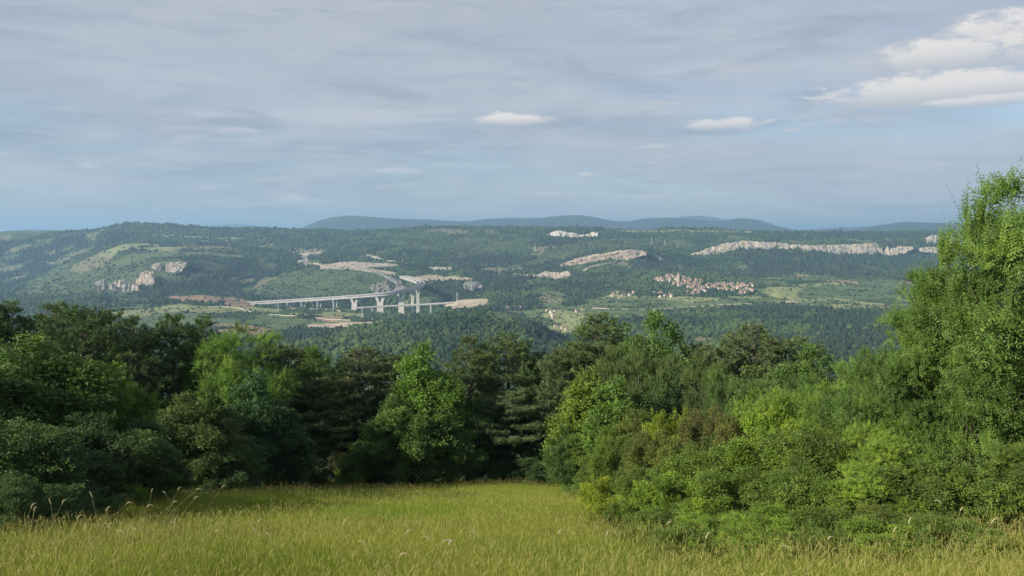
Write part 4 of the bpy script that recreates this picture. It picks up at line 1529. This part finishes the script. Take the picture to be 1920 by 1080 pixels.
DK = (0.034, 0.062, 0.022)      # deep green
MD = (0.046, 0.083, 0.021)      # mid green
LT = (0.070, 0.125, 0.024)      # fresh green
YG = (0.098, 0.145, 0.024)      # yellow green
YE = (0.100, 0.112, 0.026)      # yellow flowering
OL = (0.050, 0.076, 0.024)      # olive
BR = (0.052, 0.066, 0.028)      # brownish
PN = (0.034, 0.062, 0.024)      # pine
PO = (0.046, 0.066, 0.028)      # pine, olive brown
VP = (0.044, 0.070, 0.026)

TREES = [
    # proto, centre px, top px, width px, distance, colour, label
    ('pine1', -40, 552, 150, 46, PN, 'dark pine cut by the left edge of the photo behind the broadleaf trees'),
    ('pine2', 28, 556, 120, 48, PN, 'pine with ragged crown at the far left of the tree line'),
    ('pine1', 112, 560, 150, 50, VP, 'tall pine with broad dark crown, second from the left in the tree line'),
    ('pine3', 172, 563, 150, 45, PN, 'bushy pine, third from the left, touching the valley view'),
    ('pine2', 250, 586, 120, 45, VP, 'pine just left of the small gap showing a pale green field'),
    ('pine1', 338, 580, 140, 50, PN, 'twin topped dark pine right of the pale green field gap'),
    ('pine2', 388, 584, 100, 54, PN, 'slim pine leaning against the light green robinia'),
    ('robinia', 448, 612, 150, 48, LT, 'light green feathery robinia standing among dark pines'),
    ('pine2', 500, 618, 84, 60, PN, 'small dark pine tip just right of the light green robinia'),
    ('pine3', 556, 648, 120, 62, VP, 'low dark pine below the brown valley field'),
    ('oak1', 604, 668, 120, 58, MD, 'mid green rounded broadleaf tree left of the brownish pine'),
    ('pine1', 692, 654, 150, 60, PO, 'olive brown pine in the middle of the tree line'),
    ('pine2', 742, 668, 100, 64, VP, 'pine directly left of the bright conical broadleaf tree'),
    ('oak2', 796, 664, 130, 56, LT, 'bright green conical broadleaf tree in the middle of the tree wall'),
    ('pine2', 880, 632, 110, 64, VP, 'pointed pine left of the gap, below the wooded knoll'),
    ('pine1', 948, 624, 130, 66, VP, 'tall pine with spread tip below the shaded end of the knoll'),
    ('pine3', 1012, 665, 110, 66, PN, 'low spreading pine at the dip of the tree line'),
    ('pine3', 1072, 640, 130, 60, PO, 'layered pine with loose horizontal boughs left of the tallest middle pine'),
    ('pine1', 1132, 580, 150, 62, VP, 'tall round topped pine right of the valley farmland'),
    ('oak1', 1232, 593, 170, 60, MD, 'large dome shaped green broadleaf tree between two pines'),
    ('pine3', 1318, 636, 110, 60, PO, 'olive pine tucked against the right side of the dome shaped tree'),
    ('pine1', 1392, 600, 150, 60, PO, 'broad olive pine standing up against the dark valley slope'),
    ('pine3', 1470, 622, 110, 60, VP, 'smaller pine at the right end of the pine row'),
    ('oak1', 1524, 652, 160, 46, MD, 'round mid green broadleaf tree below the dark wooded shoulder'),
    ('oak3', 1588, 686, 70, 36, YG, 'yellow green bushy tree left of the big right hand tree'),
    ('oak3', 1650, 668, 150, 30, MD, 'green bushy tree half hidden by the big right hand tree'),
    # front rank, left
    ('oak1', 60, 640, 270, 24, MD, 'big leafy broadleaf tree filling the left edge of the meadow'),
    ('oak2', -60, 665, 220, 20, MD, 'leafy tree cut by the left edge of the photo'),
    ('oak1', 196, 688, 150, 27, LT, 'broadleaf tree with sunlit yellow green top right of the big left tree'),
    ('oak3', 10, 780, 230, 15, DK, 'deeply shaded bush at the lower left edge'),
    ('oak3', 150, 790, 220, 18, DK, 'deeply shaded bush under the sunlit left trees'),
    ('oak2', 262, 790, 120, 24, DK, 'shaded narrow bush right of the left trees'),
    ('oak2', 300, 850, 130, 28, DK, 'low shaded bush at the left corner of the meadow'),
    ('oak1', 365, 742, 140, 36, OL, 'short round tree with olive top in front of the pines'),
    ('oak2', 402, 728, 70, 38, MD, 'slender young tree right of the short olive tree'),
    ('oak2', 478, 712, 115, 42, (0.040, 0.085, 0.035), 'blue green upright broadleaf tree in front of the pines'),
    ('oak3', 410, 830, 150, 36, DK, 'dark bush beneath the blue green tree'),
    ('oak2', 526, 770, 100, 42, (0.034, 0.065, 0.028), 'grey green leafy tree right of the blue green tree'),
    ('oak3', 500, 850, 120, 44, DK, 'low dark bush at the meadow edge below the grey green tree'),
    ('pine3', 586, 706, 130, 56, PO, 'brownish lower pine with visible trunk behind the meadow edge'),
    ('pine2', 650, 712, 110, 55, BR, 'brown tinged thin pine in the middle of the tree wall'),
    ('oak3', 600, 830, 110, 52, BR, 'reddish brown twiggy bush at the back edge of the meadow'),
    ('oak2', 664, 838, 52, 50, LT, 'small bright green sapling at the back edge of the meadow'),
    ('oak3', 770, 748, 160, 52, MD, 'leafy lower tree spreading in front of the bright conical tree'),
    ('oak3', 718, 850, 100, 53, OL, 'olive shrub at the meadow edge right of the bright sapling'),
    ('oak3', 840, 800, 110, 54, MD, 'green bush at the meadow edge below the conical tree'),
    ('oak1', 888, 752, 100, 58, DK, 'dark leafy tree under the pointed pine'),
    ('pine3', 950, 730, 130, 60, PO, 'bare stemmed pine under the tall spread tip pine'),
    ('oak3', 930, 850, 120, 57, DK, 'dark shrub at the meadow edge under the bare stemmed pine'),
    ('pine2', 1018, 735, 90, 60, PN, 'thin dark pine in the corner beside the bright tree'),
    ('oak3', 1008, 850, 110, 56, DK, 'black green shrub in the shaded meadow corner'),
    # right middle
    ('oak2', 1104, 704, 120, 38, YG, 'bright yellow green tree at the right corner of the meadow'),
    ('oak2', 1150, 716, 110, 36, LT, 'fresh green tree directly right of the yellow green corner tree'),
    ('oak3', 1078, 800, 100, 37, MD, 'leafy bush at the foot of the yellow green corner tree'),
    ('column', 1160, 646, 70, 44, OL, 'upright feathery tree, leftmost of the brush like trees'),
    ('column', 1200, 650, 70, 42, OL, 'upright feathery tree in the middle of the brush like trees'),
    ('column', 1248, 662, 60, 42, OL, 'upright feathery tree right of the middle brush like tree'),
    ('column', 1318, 664, 60, 36, OL, 'lone brush like tree with long upright shoots'),
    ('column', 1352, 690, 60, 34, MD, 'short brush like tree beside the lone one'),
    ('oak3', 1262, 700, 140, 40, DK, 'dark rounded tree in the hollow behind the shrubs'),
    ('oak1', 1400, 690, 140, 40, OL, 'olive green tree behind the shrub mass'),
    ('robinia', 1440, 706, 150, 30, MD, 'loose feathery tree above the shrub mass'),
    ('robinia', 1530, 712, 150, 28, LT, 'light feathery tree above the right shrub mass'),
]
SHRUBS = [
    ('shrub2', 1158, 806, 110, 26, MD, 'green shrub at the meadow corner behind the rounded one'),
    ('oak3', 1215, 770, 120, 26, OL, 'olive shrub behind the yellowish green one'),
    ('shrub1', 1262, 770, 60, 22, YG, 'yellowish green shrub top in the middle of the shrub mass'),
    ('shrub2', 1330, 770, 130, 20, BR, 'reddish brown tipped shrub right of the yellowish green one'),
    ('shrub1', 1420, 745, 150, 20, LT, 'fresh green shrub high in the shrub mass'),
    ('shrub3', 1500, 735, 150, 19, LT, 'feathery green shrub high on the right of the mass'),
    ('shrub1', 1590, 730, 160, 18, MD, 'leafy green shrub left of the big right hand tree'),
    ('shrub3', 1670, 740, 170, 16, LT, 'feathery shrub joining the big right hand tree'),
    ('shrub2', 1228, 812, 130, 17, OL, 'olive shrub below the yellowish green shrub top'),
    ('shrub1', 1320, 830, 160, 15, MD, 'dense green shrub in the heart of the mass'),
    ('shrub2', 1420, 812, 170, 14.5, LT, 'light green rounded shrub right of the dense one'),
    ('shrub1', 1530, 800, 180, 14, MD, 'rounded green shrub in the second rank on the right'),
    ('shrub3', 1640, 805, 180, 13, LT, 'feathery bush in the second rank by the big tree'),
    ('shrub1', 1160, 896, 110, 14.5, YG, 'yellowish shrub nearest the meadow corner'),
    ('shrub2', 1215, 880, 130, 12.5, MD, 'green shrub facing the meadow on its right side'),
    ('shrub1', 1300, 892, 170, 11.5, LT, 'fresh green shrub facing the camera above the tall grass'),
    ('shrub2', 1400, 880, 180, 11.5, MD, 'leafy shrub in the front rank, third from the meadow'),
    ('shrub1', 1500, 876, 190, 11, MD, 'leafy shrub in the front rank, fourth from the meadow'),
    ('shrub3', 1610, 880, 200, 10.5, LT, 'feathery shrub in the front rank below the big tree'),
    ('shrub2', 1720, 870, 210, 10.5, MD, 'dark green shrub under the big right hand tree'),
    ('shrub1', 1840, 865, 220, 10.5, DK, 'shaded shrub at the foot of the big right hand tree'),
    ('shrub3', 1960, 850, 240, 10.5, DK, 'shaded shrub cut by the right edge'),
    ('shrub1', 1238, 950, 120, 10.2, MD, 'low bramble patch at the left foot of the shrubs'),
    ('shrub3', 1340, 958, 150, 9.4, LT, 'low bright bramble patch by the tall grass'),
    ('shrub1', 1450, 958, 160, 9.2, LT, 'low leafy bramble patch in the middle of the shrub foot'),
    ('shrub2', 1570, 955, 180, 9.0, MD, 'low leafy growth under the feathery front shrub'),
    ('shrub3', 1690, 950, 170, 9.0, OL, 'low olive growth mixed with tall grass on the right'),
    ('shrub2', 1290, 985, 130, 8.2, MD, 'lowest leafy bramble at the left, right against the tall meadow grass'),
    ('shrub1', 1400, 990, 150, 7.8, LT, 'bright low bramble at the grass edge, second from the left'),
    ('shrub3', 1520, 992, 160, 7.8, MD, 'low feathery bramble at the grass edge, third from the left'),
    ('shrub1', 1660, 990, 170, 7.8, LT, 'low bright bramble at the grass edge below the stepped trees'),
    ('shrub2', 1800, 975, 190, 7.8, MD, 'low bramble at the grass edge under the large right hand tree'),
    ('shrub2', 1100, 900, 70, 30, LT, 'small bright bush on the meadow side of the corner tree'),
    ('shrub1', 240, 905, 60, 21, LT, 'small sunlit bush at the left edge of the meadow'),
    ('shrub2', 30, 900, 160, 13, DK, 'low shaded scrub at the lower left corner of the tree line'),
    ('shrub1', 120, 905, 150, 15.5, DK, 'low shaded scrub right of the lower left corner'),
]
SPECIES = {'pine': 'pine_tree', 'oak': 'broadleaf_tree', 'robinia': 'robinia_tree', 'column': 'upright_tree', 'shrub': 'shrub', 'ash': 'ash_tree'}


def place(proto, px, top, wpx, d, colr, label, group, cat, name=None, rot=None):
    d = float(np.interp(d, [7, 8, 12, 20, 30, 45, 60, 70], [14.0, 15.5, 20, 30, 40, 54, 64, 72]))
    trunk, crown, h0, w0 = PR[proto]
    x = (px - 960) / F * d / 0.985
    z = H(x, d)
    tp = P(px, top, d)
    hgt = max(tp.z - z, 0.5)
    wid = wpx / F * d
    sw_ = wid / w0 * 1.12
    sh_ = hgt / h0
    sw_ = min(max(sw_, sh_ * 0.45), sh_ * 1.9)
    r = empty(name or next(v for k, v in SPECIES.items() if proto.startswith(k)), (x, d, z - 0.05))
    r.rotation_euler = (0, 0, rr.uniform(0, 6.28) if rot is None else rot)
    r.scale = (sw_, sw_, sh_)
    tag(r, label, cat, group)
    k = rr.uniform(1.6, 1.95) * (1.2 if proto.startswith('pine') else 1.0)
    tk = link('trunk', trunk, r)
    c = link('crown', crown, r)
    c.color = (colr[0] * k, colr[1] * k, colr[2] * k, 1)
    return r


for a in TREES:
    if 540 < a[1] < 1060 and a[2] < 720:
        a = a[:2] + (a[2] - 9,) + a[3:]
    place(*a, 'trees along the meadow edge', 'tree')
for a in SHRUBS:
    if a[1] > 1150:
        q = a[5] if a[5] != DK else MD
        a = a[:5] + ((q[0] * 1.28, q[1] * 1.12, q[2] * 0.85),) + a[6:]
    place(*a, 'shrubs along the meadow edge', 'shrub', name='shrub')
AG = (0.060, 0.104, 0.022)
place('ash', 2010, 330, 470, 13.5, AG, 'large sunlit tree with compound leaves rising above the skyline at the right edge', None, 'tree', rot=0.6)
place('ash', 1876, 400, 290, 14.5, AG, 'leafy tree at the upper left flank of the large right hand tree', None, 'tree', rot=2.6)
place('column', 1810, 368, 50, 14.2, AG, 'thin leafy shoot standing free just left of the large right hand tree', None, 'tree', rot=1.0)
place('ash', 1776, 500, 250, 15.5, AG, 'middle leafy tree of the three stepping down left of the large right hand tree', None, 'tree', rot=4.0)
place('ash', 1706, 582, 210, 16.0, (0.054, 0.096, 0.022), 'lowest leafy tree stepping down from the large right hand tree to the shrubs', None, 'tree', rot=2.0)
place('robinia', 1650, 668, 160, 16.5, (0.054, 0.100, 0.022), 'loose feathery tree between the shrubs and the stepped leafy trees', None, 'tree', rot=1.0)

# ------------------------------------------------------------------ grass
m, t, b_, o_ = base_mat('grass_blade')
oi = t.node('ShaderNodeObjectInfo')
ge = t.node('ShaderNodeNewGeometry')
at = t.node('ShaderNodeAttribute', attribute_name='tint')
n1 = t.noise(ge.outputs['Position'], 0.16, 4, 0.6)
cA = t.mix(t.smooth(n1, 0.38, 0.62), (0.140, 0.235, 0.016), (0.245, 0.300, 0.036))
n2 = t.noise(ge.outputs['Position'], 0.07, 3, 0.5)
cA = t.mix(t.smooth(n2, 0.48, 0.62, 0, 0.7), cA, (0.130, 0.250, 0.022))
cB = t.mix(oi.outputs['Random'], t.mix(1.0, cA, (0.74, 0.86, 0.7), 'MULTIPLY'), t.mix(1.0, cA, (1.4, 1.22, 1.1), 'MULTIPLY'))
straw = t.mix(t.smooth(at.outputs['Fac'], 0.5, 1.0), cB, (0.32, 0.31, 0.09))
t.l.new(straw, b_.inputs['Base Color'])
b_.inputs['Roughness'].default_value = 0.6
tr = t.node('ShaderNodeBsdfTranslucent')
t.l.new(t.mix(1.0, straw, (1.25, 1.3, 0.8), 'MULTIPLY'), tr.inputs[0])
ms = t.node('ShaderNodeMixShader')
ms.inputs[0].default_value = 0.35
t.l.new(b_.outputs[0], ms.inputs[1])
t.l.new(tr.outputs[0], ms.inputs[2])
t.l.new(ms.outputs[0], o_.inputs[0])
M_GRASS = m


def blade(V, Fc, Tn, g, x, y, h, w_, bend, a, tint):
    segs = 4
    b = len(V)
    fa = g.uniform(0, 6.28)
    for s in range(segs + 1):
        f = s / segs
        r = bend * f * f
        ww = w_ * (1 - f * 0.9)
        cx, cy, cz = x + math.cos(a) * r, y + math.sin(a) * r, h * (f - 0.12 * f * f * (bend / (h + 1e-6)) * 2)
        V.append((cx - math.cos(fa) * ww / 2, cy - math.sin(fa) * ww / 2, cz))
        V.append((cx + math.cos(fa) * ww / 2, cy + math.sin(fa) * ww / 2, cz))
        Tn += [tint, tint]
    for s in range(segs):
        q = b + 2 * s
        Fc.append((q, q + 1, q + 3, q + 2))
    return (x + math.cos(a) * bend, y + math.sin(a) * bend, h * (1 - 0.24 * bend / (h + 1e-6)))


def seedhead(V, Fc, Tn, p, a, ln, w_, droop):
    b = len(V)
    for k in range(5):
        f = k / 4
        rr0 = w_ * (0.25 + math.sin(math.pi * min(f * 0.9 + 0.08, 1))) * 0.5
        cx, cy, cz = p[0] + math.cos(a) * droop * f * f, p[1] + math.sin(a) * droop * f * f, p[2] + ln * f * (1 - 0.45 * f * droop / ln)
        for q in range(3):
            an = q * 2.094
            V.append((cx + math.cos(an) * rr0, cy + math.sin(an) * rr0, cz))
            Tn.append(1.0)
    for k in range(4):
        for q in range(3):
            Fc.append((b + k * 3 + q, b + k * 3 + (q + 1) % 3, b + (k + 1) * 3 + (q + 1) % 3, b + (k + 1) * 3 + q))


def tuft(seed, n, R, h0, h1, w_, heads):
    g = np.random.default_rng(seed)
    V, Fc, Tn = [], [], []
    for i in range(n):
        r = R * math.sqrt(g.random())
        a = g.uniform(0, 6.28)
        h = g.uniform(h0, h1)
        aa = g.uniform(0, 6.28)
        blade(V, Fc, Tn, g, r * math.cos(a), r * math.sin(a), h, w_ * g.uniform(.6, 1.3), h * g.uniform(0.1, 0.9), aa, g.random() * 0.55)
    for i in range(heads):
        r = R * math.sqrt(g.random())
        a = g.uniform(0, 6.28)
        h = g.uniform(h1 * 0.95, h1 * 1.45)
        aa = g.uniform(0, 6.28)
        bd = h * g.uniform(0.05, 0.22)
        p = blade(V, Fc, Tn, g, r * math.cos(a), r * math.sin(a), h, w_ * 0.5, bd, aa, 0.7)
        seedhead(V, Fc, Tn, p, aa, g.uniform(.07, .13), 0.0055, g.uniform(0.02, 0.09))
    return mesh_np('tuft', np.array(V), np.array(Fc), M_GRASS, False, {'tint': np.array(Tn)})


tufts = [tuft(i, 40, 0.17, 0.14, 0.44, 0.0065, 2) for i in range(5)] + [tuft(20 + i, 54, 0.36, 0.16, 0.42, 0.011, 3) for i in range(4)]


def meadow_pts(n, r0, r1, p=1.0):
    R = (r0 ** p + (r1 ** p - r0 ** p) * RNG.random(n)) ** (1 / p)
    A_ = RNG.uniform(-0.66, 0.66, n)
    return R * np.sin(A_), R * np.cos(A_)


sets = []
x1_, y1_ = meadow_pts(30000, 8, 24, 1.5)
sets.append((x1_, y1_, RNG.integers(0, 5, len(x1_)), RNG.uniform(0.75, 1.35, len(x1_))))
x2_, y2_ = meadow_pts(60000, 22, 76, 1.5)
sets.append((x2_, y2_, RNG.integers(5, 9, len(x2_)), RNG.uniform(0.85, 1.4, len(x2_))))
gx = np.concatenate([s[0] for s in sets])
gy = np.concatenate([s[1] for s in sets])
gp = np.concatenate([s[2] for s in sets])
gs = np.concatenate([s[3] for s in sets])
gz = height(gx, gy)
hv_ = (0.62 + 0.76 * (0.5 + 0.5 * fbm(gx / 3.2, gy / 3.2, 77, 4))) * (1 + 0.2 * (1 - smoothstep(13, 19, gy)))
scl = np.stack([gs, gs, gs * hv_], 1)
rot = np.stack([RNG.normal(0, .08, len(gx)) + 0.55 * fbm(gx / 2.2, gy / 2.2, 78, 3), RNG.normal(0, .08, len(gx)) + 0.55 * fbm(gx / 2.2, gy / 2.2, 79, 3), RNG.uniform(0, 6.28, len(gx))], 1)
grass = scatter('meadow_grass', np.stack([gx, gy, gz - 0.02], 1), scl, rot, tufts, gp)
grass['kind'] = 'stuff'
grass['label'] = 'tall yellow green meadow grass with seed heads'

# single tall stalks that stand out in the foreground
M_STALK = simple_mat('dry_stalk', (0.20, 0.19, 0.08), (0.34, 0.30, 0.17), 20)
M_HEAD = simple_mat('seed_head', (0.30, 0.28, 0.15), (0.42, 0.38, 0.24), 60)


def stalk(px, pytop, d, lean, label, plume=1.0):
    d = d * 1.25 + 3.0
    x = (px - 960) / F * d / 0.985
    z = H(x, d)
    tp = P(px, pytop, d)
    h = max(tp.z - z, 0.35)
    r = empty('grass_stalk', (x, d, z))
    tag(r, label, 'grass stalk', 'tall seeding grass stalks')
    st = MB()
    pts = [(lean * (k / 6) ** 2 * h, 0.02 * k, h * (k / 6) * (1 - 0.10 * abs(lean) * (k / 6))) for k in range(7)]
    st.tube(pts, [0.0035 - 0.0003 * k for k in range(7)], 5)
    lf = MB()
    for q in (2, 3):
        p = Vector(pts[q])
        s = 1 if q == 2 else -1
        b = len(lf.v)
        for k in range(5):
            f = k / 4
            c = p + Vector((s * 0.16 * f, 0.02 * f, 0.15 * f - 0.17 * f * f))
            lf.v += [tuple(c + Vector((0, -0.006 * (1 - f), 0))), tuple(c + Vector((0, 0.006 * (1 - f), 0.002)))]
        for k in range(4):
            lf.f.append([b + 2 * k, b + 2 * k + 1, b + 2 * k + 3, b + 2 * k + 2])
    link('stem', st.mesh('stem', M_STALK), r)
    link('leaf', lf.mesh('leaf', M_STALK), r)
    hd = MB()
    e = Vector(pts[-1])
    sg = 1 if lean >= 0 else -1
    L_ = 0.15 * plume
    hp = [e + Vector((sg * (abs(lean) * 0.5 + .1) * L_ * (k / 6) * (1 + 0.8 * k / 6), 0, L_ * (k / 6) * (1 - (0.3 + abs(lean)) * k / 6))) for k in range(7)]
    hd.tube(hp, [0.003, 0.008, 0.009, 0.008, 0.007, 0.005, 0.002], 6)
    for k in range(22):
        f = k / 22
        i = min(int(f * 6), 5)
        c = hp[i].lerp(hp[i + 1], f * 6 - i)
        a = k * 2.4
        hd.tube([c, c + Vector((math.cos(a) * 0.017, math.sin(a) * 0.017, 0.012))], [0.0035, 0.001], 3)
    link('seed_head', hd.mesh('seed_head', M_HEAD), r)


SL = [(8, 955, 8), (30, 962, 7.2), (60, 945, 8.5), (98, 948, 8.8), (132, 940, 9), (160, 960, 9.2), (182, 935, 9.2), (200, 950, 9.6), (84, 975, 7.4), (120, 985, 7.6), (150, 992, 7.2),
      (248, 940, 10.5), (262, 925, 11), (276, 915, 11.4), (292, 920, 11.6), (304, 935, 11.2), (345, 925, 12.5), (361, 912, 13), (310, 985, 7.5), (330, 998, 7), (378, 985, 8), (440, 982, 8.2), (300, 1000, 6.8),
      (625, 990, 8.2), (700, 1000, 7), (725, 1015, 6.3), (640, 1040, 5.6), (765, 1020, 6), (790, 1025, 5.8), (880, 1010, 6.8), (965, 1000, 7.2), (1020, 1005, 7), (1130, 1010, 7), (1310, 1015, 6.6), (1500, 1012, 6.4),
      (1660, 1000, 6.6), (1690, 985, 7), (1775, 960, 7.6), (1840, 935, 8.2), (1862, 940, 8), (1895, 950, 7.8), (1800, 980, 6.8), (1560, 1030, 5.8), (510, 1000, 7.2), (545, 1012, 6.6), (1210, 985, 8.8)]
SL.sort()
cnt = {}
for i, (px, py, d) in enumerate(SL):
    if px < 240:
        wh = 'against the dark bushes at lower left'
    elif px < 400:
        wh = 'at the shaded left of the meadow'
    elif px < 1150:
        wh = 'in the middle foreground'
    else:
        wh = 'before the right hand shrubs'
    k = cnt.get(wh, 0)
    cnt[wh] = k + 1
    stalk(px, py, d, rr.uniform(-0.6, 0.7), 'tall seeding grass stalk, %s from the left %s' % (ORD[k], wh), rr.uniform(0.8, 1.4))
